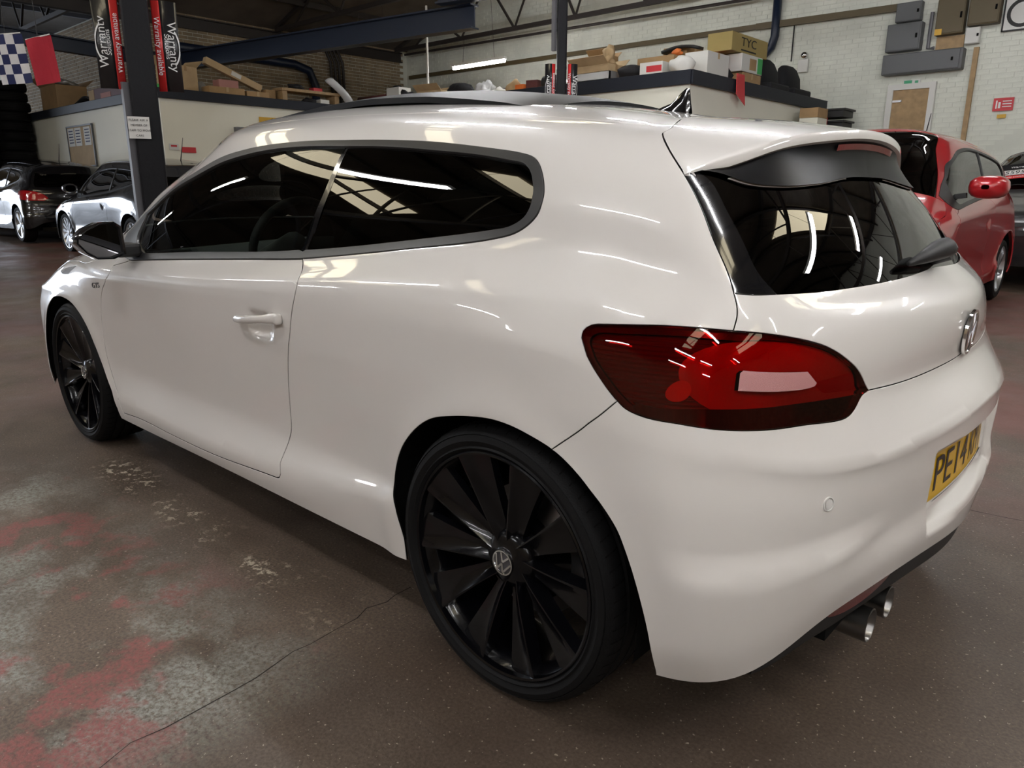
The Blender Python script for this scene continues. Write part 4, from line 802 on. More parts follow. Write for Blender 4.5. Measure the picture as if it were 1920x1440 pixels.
def floor_material():
    m = bpy.data.materials.new('floor_concrete'); m.use_nodes = True; nt = m.node_tree; b = nt.nodes['Principled BSDF']; L = nt.links
    tc = nt.nodes.new('ShaderNodeTexCoord')
    def noise(sc, det=6, rough=.6, off=0, dist=0.):
        mp = nt.nodes.new('ShaderNodeMapping'); mp.inputs['Location'].default_value = (off, off*.7, 0); L.new(tc.outputs['Object'], mp.inputs['Vector'])
        n = nt.nodes.new('ShaderNodeTexNoise'); n.inputs['Scale'].default_value = sc; n.inputs['Detail'].default_value = det; n.inputs['Roughness'].default_value = rough; n.inputs['Distortion'].default_value = dist; L.new(mp.outputs[0], n.inputs['Vector']); return n.outputs['Fac']
    def ramp(f, a, c0, d, c1):
        r = nt.nodes.new('ShaderNodeValToRGB'); e = r.color_ramp.elements; e[0].position = a; e[1].position = d; e[0].color = (*c0, 1); e[1].color = (*c1, 1); L.new(f, r.inputs['Fac']); return r.outputs['Color']
    def mix(f, a, c):
        x = nt.nodes.new('ShaderNodeMix'); x.data_type = 'RGBA'
        if isinstance(f, float): x.inputs[0].default_value = f
        else: L.new(f, x.inputs[0])
        for i, q in ((6, a), (7, c)):
            if isinstance(q, tuple): x.inputs[i].default_value = (*q, 1)
            else: L.new(q, x.inputs[i])
        return x.outputs[2]
    def mul(a, c):
        x = nt.nodes.new('ShaderNodeMath'); x.operation = 'MULTIPLY'
        for i, q in enumerate((a, c)):
            if isinstance(q, float): x.inputs[i].default_value = q
            else: L.new(q, x.inputs[i])
        return x.outputs[0]
    def box(x0, x1, y0, y1, soft):          # worn zone of the floor, in floor coordinates
        sx = nt.nodes.new('ShaderNodeSeparateXYZ'); L.new(tc.outputs['Object'], sx.inputs[0]); o = None
        for k, (lo, hi) in ((0, (x0, x1)), (1, (y0, y1))):
            for a, c in ((lo-soft, lo+soft), (hi+soft, hi-soft)):
                r = nt.nodes.new('ShaderNodeMapRange'); r.inputs['From Min'].default_value = a; r.inputs['From Max'].default_value = c; L.new(sx.outputs[k], r.inputs['Value']); o = r.outputs[0] if o is None else mul(o, r.outputs[0])
        return o
    base = ramp(noise(1.3, 8, .62), .36, (.085, .061, .046), .66, (.158, .120, .092))
    fine = ramp(noise(125, 3, .6), .34, (.45, .44, .43), .68, (1.45, 1.42, 1.38))
    mm = nt.nodes.new('ShaderNodeMix'); mm.data_type = 'RGBA'; mm.blend_type = 'MULTIPLY'; mm.inputs[0].default_value = .75; L.new(base, mm.inputs[6]); L.new(fine, mm.inputs[7]); col = mm.outputs[2]
    # darker, speckled slab right of the joint
    one = (1., 1., 1.); zero = (0., 0., 0.)
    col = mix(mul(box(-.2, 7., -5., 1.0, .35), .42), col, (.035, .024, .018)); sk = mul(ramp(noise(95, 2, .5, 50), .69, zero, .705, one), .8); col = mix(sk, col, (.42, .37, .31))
    # worn grey-green paint in the near left bay
    one = (1., 1., 1.); zero = (0., 0., 0.)
    zone = box(-2.4, -.38, -3.4, -1.12, .12)
    g = mul(ramp(noise(2.2, 9, .68, 4.2), .44, zero, .54, one), ramp(noise(75, 4, .75, 9), .38, zero, .60, one)); g = mul(g, zone)
    col = mix(g, col, (.265, .272, .242))
    rd = mul(mul(ramp(noise(3.0, 6, .6, 12.5), .53, zero, .575, one), ramp(noise(80, 4, .75, 3), .30, zero, .62, one)), zone)
    col = mix(rd, col, (.26, .075, .072))
    # faded red bay paint further off
    zr = box(-14, 8, 1.2, 14, .5); rr = mul(mul(ramp(noise(.9, 6, .6, 20), .40, zero, .55, one), zr), .75); col = mix(rr, col, (.17, .065, .055))
    zl = box(-16, -3.3, -3.6, 1.6, .6); r3 = mul(mul(ramp(noise(1.0, 6, .6, 31), .44, zero, .60, one), zl), .6); col = mix(r3, col, (.15, .085, .085))
    # chips of an old cream line
    zc = box(-2.25, -.45, -1.01, -.87, .04)
    ch = mul(mul(ramp(noise(26, 8, .75, 2), .545, zero, .57, one), ramp(noise(5.0, 3, .5, 40), .46, zero, .56, one)), zc); col = mix(mul(ch, .8), col, (.55, .49, .38))
    L.new(col, b.inputs['Base Color'])
    rg = ramp(noise(2.2, 6, .6, 7), .3, (.34,)*3, .7, (.58,)*3); L.new(rg, b.inputs['Roughness']); b.inputs['Specular IOR Level'].default_value = .5
    bp = nt.nodes.new('ShaderNodeBump'); bp.inputs['Strength'].default_value = .28; bp.inputs['Distance'].default_value = .004; L.new(noise(150, 4, .6), bp.inputs['Height']); L.new(bp.outputs[0], b.inputs['Normal'])
    MATS['floor_concrete'] = m
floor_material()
fl_ = MB(); fx = np.concatenate([np.linspace(-34, -4, 61), np.linspace(-3.5, 6, 39), np.linspace(7, 14, 8)]); fy = np.concatenate([np.linspace(-11, -1, 21), np.linspace(-.5, 13, 55)])
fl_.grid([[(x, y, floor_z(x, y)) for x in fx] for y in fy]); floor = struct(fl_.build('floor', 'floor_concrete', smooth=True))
# joint cracks across the slab: thin recessed dark strips
mat('crack', (.018, .013, .010), .9)
def crack(pts, w, seed):
    r = random.Random(seed); P = []
    for a, b in zip(pts, pts[1:]):
        n = max(2, int(math.hypot(b[0]-a[0], b[1]-a[1])/.05))
        for i in range(n): t = i/n; P.append((a[0]+(b[0]-a[0])*t+r.gauss(0, .006), a[1]+(b[1]-a[1])*t+r.gauss(0, .006)))
    P.append(pts[-1]); m = MB(); A = []; B = []
    for i, p in enumerate(P):
        q = P[min(i+1, len(P)-1)]; o = P[max(i-1, 0)]; d = (q[0]-o[0], q[1]-o[1]); l = math.hypot(*d) or 1; nx, ny = -d[1]/l, d[0]/l; ww = w*r.uniform(.4, 1.2); z = floor_z(*p)+.0008
        A.append((p[0]+nx*ww, p[1]+ny*ww, z)); B.append((p[0]-nx*ww, p[1]-ny*ww, z))
    m.grid([A, B]); m.build('crack', 'crack', floor)
CRACKS = [([(-.40, -2.3), (-.43, -1.58), (-.44, -1.34), (-.47, -1.13), (-.50, -.72)], .0016), ([(.30, 1.0), (.58, 1.01), (.80, 1.02), (3.0, 1.1)], .003), ([(-4.5, -1.75), (-2.6, -1.60)], .0015)]
for i, (p_, w_) in enumerate(CRACKS): crack(p_, w_, i)
# ---------------------------------------------------------------- walls
YB = 12.2; XL = -15.9
def wall(name, c, d, m='wall_paint'):
    w = MB(); w.box(c, d); return struct(w.build(name, m))
wall_back = wall('wall_back', (-2.0, YB+.15, 3.6), (27.8, .3, 7.6), 'mortar')
wall_left = wall('wall_left', (XL-.15, 8.6, 2.4), (.3, 7.2, 4.8), 'mortar')
wall_inner = wall('wall_inner', (-24.0, 5.15, 2.4), (16.2, .3, 4.8), 'mortar')
we = MB(); we.box((-32.1, -9.3, 3.6), (.3, 2.0, 7.6)); we.box((-32.1, 3.3, 3.6), (.3, 4.2, 7.6)); we.box((-32.1, -3.55, 5.8), (.3, 9.5, 3.2)); wall_end = struct(we.build('wall_end', 'brick_bare'))
wall_right = wall('wall_right', (12.1, 1, 3.6), (.3, 22.7, 7.6), 'brick_bare')
wall_front = wall('wall_front', (-10, -10.15, 3.6), (44.4, .3, 7.6), 'brick_bare')
# bricks: real courses on the walls in view, the 300 that show largest as parts, the rest joined
bme = MB(); bme.box((0, 0, 0), (.215, .02, .066)); bo = bme.build('brick', 'brick_paint'); brick_mesh = bo.data; bpy.data.objects.remove(bo)
def courses(parent, ax, val, a0, a1, z0, z1, m, near, nmax):
    cells = []; r = 0; z = z0
    while z < z1:
        a = a0+(.1125 if r % 2 else 0)
        while a < a1-.2:
            if not (ax == 1 and val > 12 and a < -4.5 and z < 2.45): cells.append((a+.1075, z+.033))
            a += .225
        z += .076; r += 1
    rest = MB(); cells.sort(key=lambda q: (q[0]-near[0])**2+(q[1]-near[1])**2); k = 0
    for a, z in cells:
        pr = rng.uniform(-.003, .004)
        if k < nmax:
            o = bpy.data.objects.new('brick', brick_mesh); COL.objects.link(o); o.parent = parent
            o.location = (a, val+.004-pr, z) if ax == 1 else (val-.004+pr, a, z)
            if ax == 0: o.rotation_euler = (0, 0, math.pi/2)
            k += 1
        elif ax == 1: rest.box((a, val+.004-pr, z), (.215, .02, .066))
        else: rest.box((val-.004+pr, a, z), (.02, .215, .066))
    if rest.v: rest.build('brickwork', m, parent)['kind'] = 'stuff'
courses(wall_back, 1, YB, -15.7, 1.6, 1.3, 6.0, 'brick_paint', (-2.2, 3.0), 300)
courses(wall_left, 0, XL, 5.1, 12.1, 2.5, 4.75, 'brick_bare', (0, 0), 0)
courses(wall_inner, 1, 5.0, -24, -16.0, 2.5, 4.75, 'brick_bare', (0, 0), 0)
# ---------------------------------------------------------------- roof: three pitched bays on trusses
ceil = MB()
for x0 in (-31.8, -15.9, 0.0):
    x1 = x0+15.9; xm = x0+7.95
    for a, b, za, zb in ((x0, xm, 4.75, 7.4), (xm, x1, 7.4, 4.75)):
        ceil.add([(a, -10.3, za), (b, -10.3, zb), (b, 12.5, zb), (a, 12.5, za), (a, -10.3, za+.12), (b, -10.3, zb+.12), (b, 12.5, zb+.12), (a, 12.5, za+.12)], [(0, 1, 2, 3), (7, 6, 5, 4), (0, 4, 5, 1), (1, 5, 6, 2), (2, 6, 7, 3), (3, 7, 4, 0)])
ceiling = struct(ceil.build('ceiling', 'roof_sheet'))
for x0 in (-31.8, -15.9, 0.0):
    for k in range(1, 12):
        x = x0+15.9*k/12; z = 7.4-abs(x-x0-7.95)*(2.65/7.95)-.09
        pu = MB(); pu.bar((x, -10.2, z), (x, 12.1, z), .07, .12); pu.build('purlin', 'truss_steel', ceiling)
def truss(x0, y, label):
    t = thing('roof_truss', label, 'truss', (0, 0, 0), group='steel roof trusses'); x1 = x0+15.9; xm = x0+7.95; zb = 4.72
    b = MB(); b.bar((x0+.1, y, zb), (x1-.1, y, zb), .07, .09); b.build('bottom_chord', 'truss_steel', t)
    for a, c in (((x0+.1, y, zb+.05), (xm, y, 7.25)), ((xm, y, 7.25), (x1-.1, y, zb+.05))): b = MB(); b.bar(a, c, .08, .10); b.build('rafter', 'truss_steel', t)
    for k in range(1, 9):
        x = x0+15.9*k/9; zt = 7.25-abs(x-xm)*(2.5/7.95); xo = x0+15.9*(k+.5 if k < 4.5 else k-.5)/9
        b = MB(); b.bar((x, y, zt), (xo, y, zb), .045); b.build('web_strut', 'truss_steel', t)
        b = MB(); b.bar((x, y, zt), (x0+15.9*(k-.5 if k < 4.5 else k+.5)/9, y, zb), .035); b.build('web_strut', 'truss_steel', t)
    return t
for x0, nm in ((-15.9, 'middle bay'), (-31.8, 'far left bay'), (0., 'right bay')):
    for y, w in ((11.75, 'against the back brick wall'), (8.2, 'second from the back wall'), (4.2, 'third from the back wall'), (0.2, 'over the parked cars'), (-4.5, 'near the front')):
        truss(x0, y, f'dark steel roof truss spanning the {nm}, {w}')
for i, (x, y0, y1) in enumerate(((-6.3, -6, -3.2), (-6.3, -1.6, 1.2), (-10.6, -6, -3.2), (-10.6, -1.6, 1.2), (3.2, -6, -3.2), (3.2, -1.5, 1.3), (-6.3, 5.2, 7.6), (3.2, 5, 8), (9.5, -3, 0))):
    s_ = MB(); z = 7.4-abs(((x+31.8) % 15.9)-7.95)*(2.65/7.95)-.03; sl = -2.65/7.95 if ((x+31.8) % 15.9) > 7.95 else 2.65/7.95; w = .55
    s_.add([(x-w, y0, z-sl*w), (x+w, y0, z+sl*w), (x+w, y1, z+sl*w), (x-w, y1, z-sl*w)], [(3, 2, 1, 0)]); s_.build('skylight', 'skylight', ceiling)
# crane beam, valley beams
def beam(name, a, b, w, h, m, label, cat='beam', group=None):
    t = MB(); t.ibeam(a, b, w, h, .025); return tag(t.build(name, m), label, cat, group)
beam('crane_beam', (-14.9, 5.40, 3.62), (-7.55, 6.56, 3.62), .20, .34, 'beam_blue', 'long dark blue steel crane beam above the mezzanine')
beam('cross_beam', (-14.6, 2.0, 3.66), (-15.3, 5.3, 3.66), .16, .26, 'beam_blue', 'dark blue steel beam meeting the crane beam at far left')
beam('runway_beam', (-7.9, 6.15, 3.86), (-6.6, 6.45, 3.86), .18, .20, 'beam_blue', 'short dark blue beam crossing the right end of the crane beam')
for x in (-15.9, 0.0): beam('valley_beam', (x, -10, 4.58), (x, 12, 4.58), .16, .25, 'truss_steel', 'steel valley beam between %s' % ('the left and middle bays' if x < -1 else 'the middle and right bays'), group='valley beams')
rl_ = MB(); rl_.bar((-15.7, 12.12, 4.08), (-5.75, 12.12, 4.06), .05, .09); rl_.bar((-5.75, 12.12, 4.06), (-3.0, 12.12, 4.03), .05, .11); tag(rl_.build('wall_rail', 'box_brown'), 'long brown timber rail fixed along the back brick wall', 'rail')
pp = MB(); pp.tube([(-15.6, 11.9, 4.62), (-5.6, 11.9, 4.50)], .03, 8); tag(pp.build('water_pipe', 'truss_steel'), 'thin dark pipe running level along the back wall', 'pipe')
# ---------------------------------------------------------------- tube lamps
def lamp(x, y, z, label, on=True, rz=0., L=1.5):
    t = thing('tube_lamp', label, 'lamp', (x, y, z), rz, 'fluorescent tube lamps')
    b = MB(); b.box((0, 0, .055), (L, .09, .05)); b.build('lamp_body', 'lamp_body', t)
    g = MB(); g.tube([(-L/2+.02, 0, 0), (L/2-.02, 0, 0)], .030, 12); g.build('tube', 'tube_glow' if on else 'lamp_body', t, smooth=True)
    for s in (-.45, .45): w = MB(); w.tube([(s, 0, .08), (s*.7, 0, 5.3-z if z < 5.2 else .5)], .004, 5); w.build('hanger_wire', 'truss_steel', t)
lamp(-10.42, 9.5, 3.58, 'lit tube lamp hanging before the back wall above the mezzanine')
lamp(-12.6, 8.5, 4.28, 'unlit tube lamp hung above the crane beam', False, .0)
spots = [(-4.6, 3.4), (-1.2, 3.6), (2.6, 3.8), (6.2, 3.8), (-8.2, -2.6), (-4.6, -2.4), (-.9, -2.7), (2.6, -2.4), (6.2, -2.4), (-10.5, -6.2), (-5.5, -6.4), (-1.6, -6.0), (2.4, -6.2), (6.4, -6.2), (-2.9, .6), (1.0, .5), (4.6, .7), (2.9, 7.6), (-13, -2.4), (2.3, -4.4), (4.4, -4.4), (2.9, -.9)]  # the last few are added out of view to brighten the rear bumper
spots += [(-1.0, 8.6), (-7.6, 8.2), (-3.9, 6.0), (4.6, 9.4)]  # extra lamps added above the view to brighten the back walls
for i, (x, y) in enumerate(spots):
    lamp(x, y, 3.75 if y < 5 else 4.62, 'lit ceiling tube lamp %s' % ('over the white car' if abs(y) < 1.2 and x < 2 else 'set unseen above the hall to light it'))
# ================================================================ office block with storage deck on top
XS, YF, XF, YL2 = -4.38, 7.45, -11.95, 3.65; D1, D2 = 2.72, 2.67
ow = MB(); ow.box(((XS-13.5)/2, YF+.05, 1.2), (XS+13.5, .1, 2.75)); struct(ow.build('wall_office_front', 'office_cream'))
ow = MB(); ow.box((XS-.05, (YF+.1+YB)/2, 1.2), (.1, YB-YF-.1, 2.75)); struct(ow.build('wall_office_side', 'office_cream'))
ow = MB(); ow.box((XF-.05, (YL2+YF)/2, 1.25), (.1, YF-YL2, 2.75)); struct(ow.build('wall_office_inner', 'office_cream'))
ow = MB(); ow.box(((XF-24)/2-.05, YL2+.05, 1.25), (24+XF, .1, 2.75)); struct(ow.build('wall_office_left', 'office_cream'))
dk = MB(); dk.box(((XS-13.5)/2, (YF+YB)/2, D2-.03), (XS+13.5, YB-YF, .05)); dk.box((-13.9, (YL2+YF)/2, D1-.03), (4.0, YF-YL2, .05)); dk.box((-20, (YL2+5)/2, D1-.03), (8.4, 5-YL2, .05)); struct(dk.build('ceiling_office', 'wood_board'))
def fascia(n, c, d): f = MB(); f.box(c, d); return struct(f.build('trim_%d' % n, 'fascia_black', bevel=.006))
fascia(1, ((XS-11.9)/2, YF-.03, D2-.085), (XS+11.9+.06, .05, .18)); fascia(2, (XS+.03, (YF+YB)/2, D2-.085), (.05, YB-YF+.06, .18))
fascia(3, (XF+.03, (YL2+YF)/2, D1-.08), (.05, YF-YL2+.06, .16)); fascia(4, ((XF-24)/2, YL2-.03, D1-.08), (24+XF+.06, .05, .16))
# ---------------------------------------------------------------- things stored on the deck
def carton(label, x, y, z, w, d, h, rz=0., m='carton', open_=False, tilt=0., tape=True, cat='box', name='carton', group=None):
    t = thing(name, label, cat, (x, y, z), rz, group); t.rotation_euler = (0, tilt, rz)
    b = MB(); b.box((0, 0, h/2), (w, d, h)); b.build('box_body', m, t, bevel=.006)
    if tape: b = MB(); b.box((0, 0, h+.001), (w*1.002, .05, .004)); b.box((w/2+.001, 0, h-.04), (.004, .05, .08)); b.box((-w/2-.001, 0, h-.04), (.004, .05, .08)); b.build('tape', 'carton_light' if m != 'carton_light' else 'carton', t)['kind'] = 'stuff'
    if open_:
        for s in (-1, 1):
            b = MB(); b.bar((0, s*d/2, h), (0, s*(d/2+d*.28), h+d*.25), w, .006, up=(0, 0, 1)); b.build('flap', m, t)
    return t
def blob(name, label, cat, x, y, z, w, d, h, m, seed=0, rz=0., group=None, rough=.25):
    r = np.random.default_rng(seed); bm = bmesh.new(); bmesh.ops.create_icosphere(bm, subdivisions=3, radius=1.)
    k = r.normal(0, 1, (5, 3)); ph = r.uniform(0, 6, 5)
    for v in bm.verts:
        c = np.array(v.co); s = 1+rough*sum(math.sin(3.0*float(k[i] @ c)+ph[i]) for i in range(5))/3
        q = c*s; v.co = (q[0]*w/2, q[1]*d/2, max(0., (q[2]+.75)/1.75)*h)
    me = bpy.data.meshes.new(name); bm.to_mesh(me); bm.free(); me.materials.append(MATS[m]); me.polygons.foreach_set('use_smooth', [True]*len(me.polygons))
    o = bpy.data.objects.new(name, me); COL.objects.link(o); o.location = (x, y, z); o.rotation_euler = (0, 0, rz); return tag(o, label, cat, group)
mat('maroon', (.09, .02, .02), .6); mat('pink_card', (.42, .20, .18), .7); mat('orange', (.65, .16, .03), .6); mat('green_card', (.05, .38, .10), .6); mat('foil', (.55, .55, .55), .3, metal=.6); mat('plastic_white', (.66, .68, .70), .3, coat=.4); mat('grey_card', (.33, .33, .31), .7); mat('olive_card', (.34, .26, .09), .7)
P2 = math.pi/2
# left segment
c_ = carton('open brown carton stuffed with crumpled silver packaging, leftmost on the deck', -17.6, 4.05, D1, 1.0, .6, .50, 0, 'carton', True, tape=False); f = MB()
blob('foil_wrap', 'crumpled silver foil packaging in the leftmost open carton', 'packaging', -17.6, 4.05, D1+.505, .8, .42, .16, 'foil', 3, rough=.5)
tr = MB(); tr.grid([[(-17.0+1.35*t, 3.85+.1*math.sin(3*t), D1+.02+.16*math.sin(t*2.6)**2+.05*t) for t in np.linspace(0, 1, 14)], [(-17.0+1.35*t, 4.35, D1+.06+.14*math.sin(t*2.6+.3)**2) for t in np.linspace(0, 1, 14)]]); sm = tr.build('trim_panel', 'black_cloth', smooth=True); sm.modifiers.new('solid', 'SOLIDIFY').thickness = .02; tag(sm, 'curved black plastic car trim lying beside the foil carton', 'car part')
pb = carton('maroon and cream printed box on the deck left of the banner column', -14.75, 4.05, D1, 1.7, .4, .26, 0, 'maroon', False, tape=False); b = MB(); b.box((-.70, -.201, .13), (.28, .006, .24)); b.build('printed_end', 'carton_light', pb); b = MB(); b.box((.02, -.202, .10), (.5, .006, .12)); b.build('printed_label', 'pink_card', pb)
# inner face (looking from +x): positions along y
X1 = -12.35
carton('small bright green box on the deck right of the banner column', X1, 3.82, D1, .14, .12, .10, 0, 'green_card', tape=False)
carton('large tilted brown carton with loose flaps behind the red banner', X1-.12, 4.22, D1+.03, .42, .50, .40, .30, 'carton_light', True, .0)
blob('plastic_sheet', 'grey crumpled plastic sheet right of the large tilted carton', 'packaging', X1-.28, 4.70, D1, .2, .18, .26, 'grey_card', 5)
carton('low brown carton with white label under the pink box', X1+.05, 4.95, D1, .3, .66, .14, 0, 'carton'); carton('pink printed box on top of the low brown carton', X1, 5.03, D1+.145, .25, .36, .13, 0, 'pink_card', tape=False)
carton('low brown carton below the long leaning cardboard tube', X1+.05, 5.54, D1, .3, .44, .12, 0, 'carton')
lb = thing('long_carton', 'long flat cardboard box leaning down to the right with white sticker', 'box', (X1-.1, 5.24, D1+.35)); b = MB(); b.bar((0, -.52, .24), (0, .52, -.14), .12, .12); b.build('box_body', 'carton_light', lb, bevel=.006); b = MB(); b.bar((.063, -.06, .077), (.063, .12, .011), .004, .075); b.build('sticker', 'white_card', lb)
carton('brown cardboard offcut propped beside the long leaning box', X1-.1, 5.90, D1, .25, .20, .20, .0, 'carton', False, .0, False)
bn = thing('wooden_bench', 'rough wooden bench with plank top on the deck', 'bench', (X1, 6.70, D1)); b = MB(); b.box((0, 0, .225), (.35, 1.30, .05)); b.build('plank_top', 'wood_board', bn)
for s in (-.58, .58): b = MB(); b.box((0, s, .10), (.30, .10, .20)); b.build('leg', 'wood_board', bn)
blob('dark_bag', 'black bag stuffed under the wooden bench', 'bag', X1, 6.72, D1, .25, .26, .13, 'black_cloth', 8); carton('small white box under the right end of the wooden bench', X1+.05, 7.0, D1, .2, .2, .11, 0, 'white_card', tape=False)
carton('small red box on top of the wooden bench', X1, 6.90, D1+.25, .16, .20, .07, 0, 'red_flat', tape=False); blob('tool_bundle', 'bundle of dark tools on top of the wooden bench', 'tools', X1-.05, 6.5, D1+.25, .2, .42, .11, 'black_cloth', 9, rough=.5)
# white bumper corner standing on end
bp_ = MB(); rows = []
for i in range(13):
    t = i/12; rows.append([(X1+.10+.12*math.sin(t*2.4)+.06*math.cos(a*1.5), 7.16+.42*t**1.4+.10*math.sin(a), D1+.03+.47*(1-t)**.7*(.55+.45*math.cos(a*.6))+.02) for a in np.linspace(-1.2, 1.2, 9)])
bp_.grid(rows); bo_ = bp_.build('bumper_corner', 'plastic_white', smooth=True); bo_.modifiers.new('solid', 'SOLIDIFY').thickness = .02; tag(bo_, 'white curved bumper piece standing beside the wooden bench', 'car part')
# office front edge
Y1 = 7.85
carton('long low brown carton right of the white bumper piece', -11.70, Y1, D2, .86, .3, .17, 0, 'carton'); b = MB(); b.tube([(-12.3, Y1+.05, D2+.235), (-11.3, Y1+.05, D2+.235)], .05, 10); tag(b.build('maroon_pipe', 'maroon', smooth=True), 'maroon pipe resting along the long low carton', 'pipe')
blob('black_sheet', 'crumpled black plastic sheet behind the maroon pipe', 'packaging', -11.6, Y1+.42, D2, .55, .3, .44, 'black_cloth', 11, rough=.5); carton('cream box standing right of the crumpled black sheet', -11.02, Y1+.05, D2, .38, .3, .36, .0, 'white_card', tape=False)
blob('engine_part', 'dark engine part right of the cream box', 'car part', -10.62, Y1, D2, .26, .3, .28, 'black_cloth', 12, rough=.45)
carton('flat brown carton lying behind the sunroof', -9.88, Y1, D2+.0, .6, .4, .20, .1, 'carton_light', True)
blob('jacket_pile', 'heap of black jackets left of the white plastic bag', 'clothes', -9.12, Y1-.05, D2, .52, .4, .30, 'black_cloth', 13)
blob('plastic_bag', 'white plastic bag tied with a peak above the deck edge', 'bag', -8.60, Y1, D2, .32, .25, .27, 'plastic_white', 14, rough=.4); blob('folded_cloth', 'folded white cloth right of the white plastic bag', 'cloth', -8.29, Y1, D2, .28, .22, .15, 'white_card', 15)
blob('paper_bag', 'brown crumpled paper bag near the centre column', 'bag', -7.93, Y1, D2, .22, .2, .23, 'carton_light', 16, rough=.4); carton('tiny orange box right of the crumpled paper bag', -7.70, Y1-.05, D2, .18, .16, .13, 0, 'orange', tape=False); carton('small maroon carton left of the electric motor', -7.47, Y1, D2, .22, .2, .18, .2, 'maroon', tape=False)
mo_ = thing('electric_motor', 'black electric motor left of the centre column', 'motor', (-7.13, Y1, D2)); b = MB(); b.lathe([(.001, -.16), (.06, -.16), (.10, -.12), (.10, .12), (.05, .16), (.001, .16)], (0, 0, .13), 'x', 20); b.build('motor_case', 'plastic_dark', mo_, auto=40); b = MB(); b.box((0, 0, .02), (.24, .18, .04)); b.build('motor_foot', 'plastic_dark', mo_)
carton('tall brown carton standing right of the centre column', -6.48, Y1+.52, D2, .36, .3, .50, .0, 'carton', True, .0); carton('flat brown carton lying above the silver tray', -6.16, Y1-.05, D2+.15, .70, .4, .10, -.06, 'carton_light', True)
b = MB(); b.box((0, 0, .02), (.72, .42, .04)); b.box((0, -.20, .08), (.72, .02, .12)); b.box((0, .20, .08), (.72, .02, .12)); b.box((-.35, 0, .08), (.02, .42, .12)); b.box((.35, 0, .08), (.02, .42, .12)); tag(b.build('metal_tray', 'foil', loc=(-6.13, Y1-.08, D2)), 'silver metal tray on the deck edge', 'tray')
blob('paper_wad', 'crumpled brown packing paper between two cartons', 'paper', -5.98, Y1-.05, D2+.26, .22, .2, .22, 'carton_light', 18, rough=.5)
carton('big brown carton behind the black bin bag', -5.32, Y1+.38, D2, .62, .36, .34, .0, 'carton', False); blob('bin_bag', 'black bin bag slumped on the deck edge', 'bag', -5.53, Y1-.1, D2, .40, .32, .25, 'black_cloth', 19, rough=.3)
wr = carton('white and red printed box left of the paper sack', -5.10, Y1-.12, D2, .36, .28, .19, .04, 'white_card', tape=False); b = MB(); b.box((.05, -.142, .10), (.24, .004, .08)); b.build('red_print', 'red_flat', wr)
b = MB(); b.grid([[(-5.42+.6*t, Y1+.5, D2+.46+.05*math.sin(t*3)) for t in np.linspace(0, 1, 8)], [(-5.42+.6*t, Y1+.7, D2+.46+.08*math.sin(t*3)) for t in np.linspace(0, 1, 8)]]); o = b.build('bumper_trim', 'plastic_dark', smooth=True); o.modifiers.new('solid', 'SOLIDIFY').thickness = .04; tag(o, 'black bumper trim laid over the big brown carton', 'car part')
blob('orange_bag', 'small orange bag on the big brown carton', 'bag', -5.05, Y1+.35, D2+.345, .16, .14, .09, 'orange', 21)
blob('paper_sack', 'white paper sack at the corner of the deck', 'bag', -4.68, Y1-.12, D2, .36, .36, .26, 'white_card', 22, rough=.18)
# office side edge
X2 = -4.72
carton('white carton on the deck beside the corner paper sack', X2+.05, 8.40, D2, .36, .64, .34, .0, 'white_card'); carton('brown carton standing behind the white carton', X2-.55, 8.75, D2, .40, .5, .52, .0, 'carton')
carton('orange box on the dark grey bag before the lettered box', X2-.1, 8.99, D2+.27, .22, .26, .14, 0, 'orange', tape=False); blob('grey_bag', 'dark grey bag between the white carton and the fruit box', 'bag', X2, 9.0, D2, .34, .15, .26, 'black_cloth', 25)
carton('brown carton under the white box with green print', X2, 9.57, D2, .38, .62, .19, 0, 'carton'); gb = carton('white box with green print on a brown carton', X2, 9.55, D2+.20, .38, .70, .25, 0, 'white_card', tape=False); b = MB(); b.box((.192, .26, .12), (.004, .16, .22)); b.build('green_print', 'green_card', gb); b = MB(); b.box((.192, .02, .12), (.004, .22, .16)); b.build('brown_print', 'carton', gb)
ty = carton('long olive box lettered TYC on top of the white printed box', X2-.05, 9.52, D2+.46, .40, 1.20, .26, 0, 'olive_card', tape=False); text('box_lettering', 'TYC', .17, 'ink_black', ty, frame((.203, -.05, .15), (0, 1, 0), (0, 0, 1)), sx=1.6); b = MB(); b.box((.202, -.05, .04), (.004, .5, .02)); b.build('print_line', 'ink_black', ty)
def car_seat(label, y, rz):
    t = thing('car_seat', label, 'seat', (X2, y, D2), rz, 'black car seats stored on the deck')
    b = MB(); rows = []
    for z, w, th, dx in ((.10, .24, .08, 0), (.16, .25, .11, .02), (.34, .25, .11, 0), (.47, .20, .09, -.03), (.52, .13, .06, -.04)): rows.append([(dx+th*math.sin(a), w*math.copysign(abs(math.cos(a))**.5, math.cos(a))*1.45, z) for a in np.linspace(0, 2*math.pi, 17)])
    b.grid(rows); b.add(rows[-1][:-1], [tuple(reversed(range(16)))]); b.build('backrest', 'black_cloth', t, smooth=True)
    b = MB(); b.box((.08, 0, .07), (.40, .72, .12)); b.build('seat_cushion', 'black_cloth', t, bevel=.03)
    b = MB(); b.box((.08, 0, .005), (.42, .5, .01)); b.build('seat_rail', 'steel', t)
car_seat('black car seat on the deck nearer the printed boxes', 10.44, 0.); car_seat('black car seat on the deck nearest the back wall', 11.36, .0)
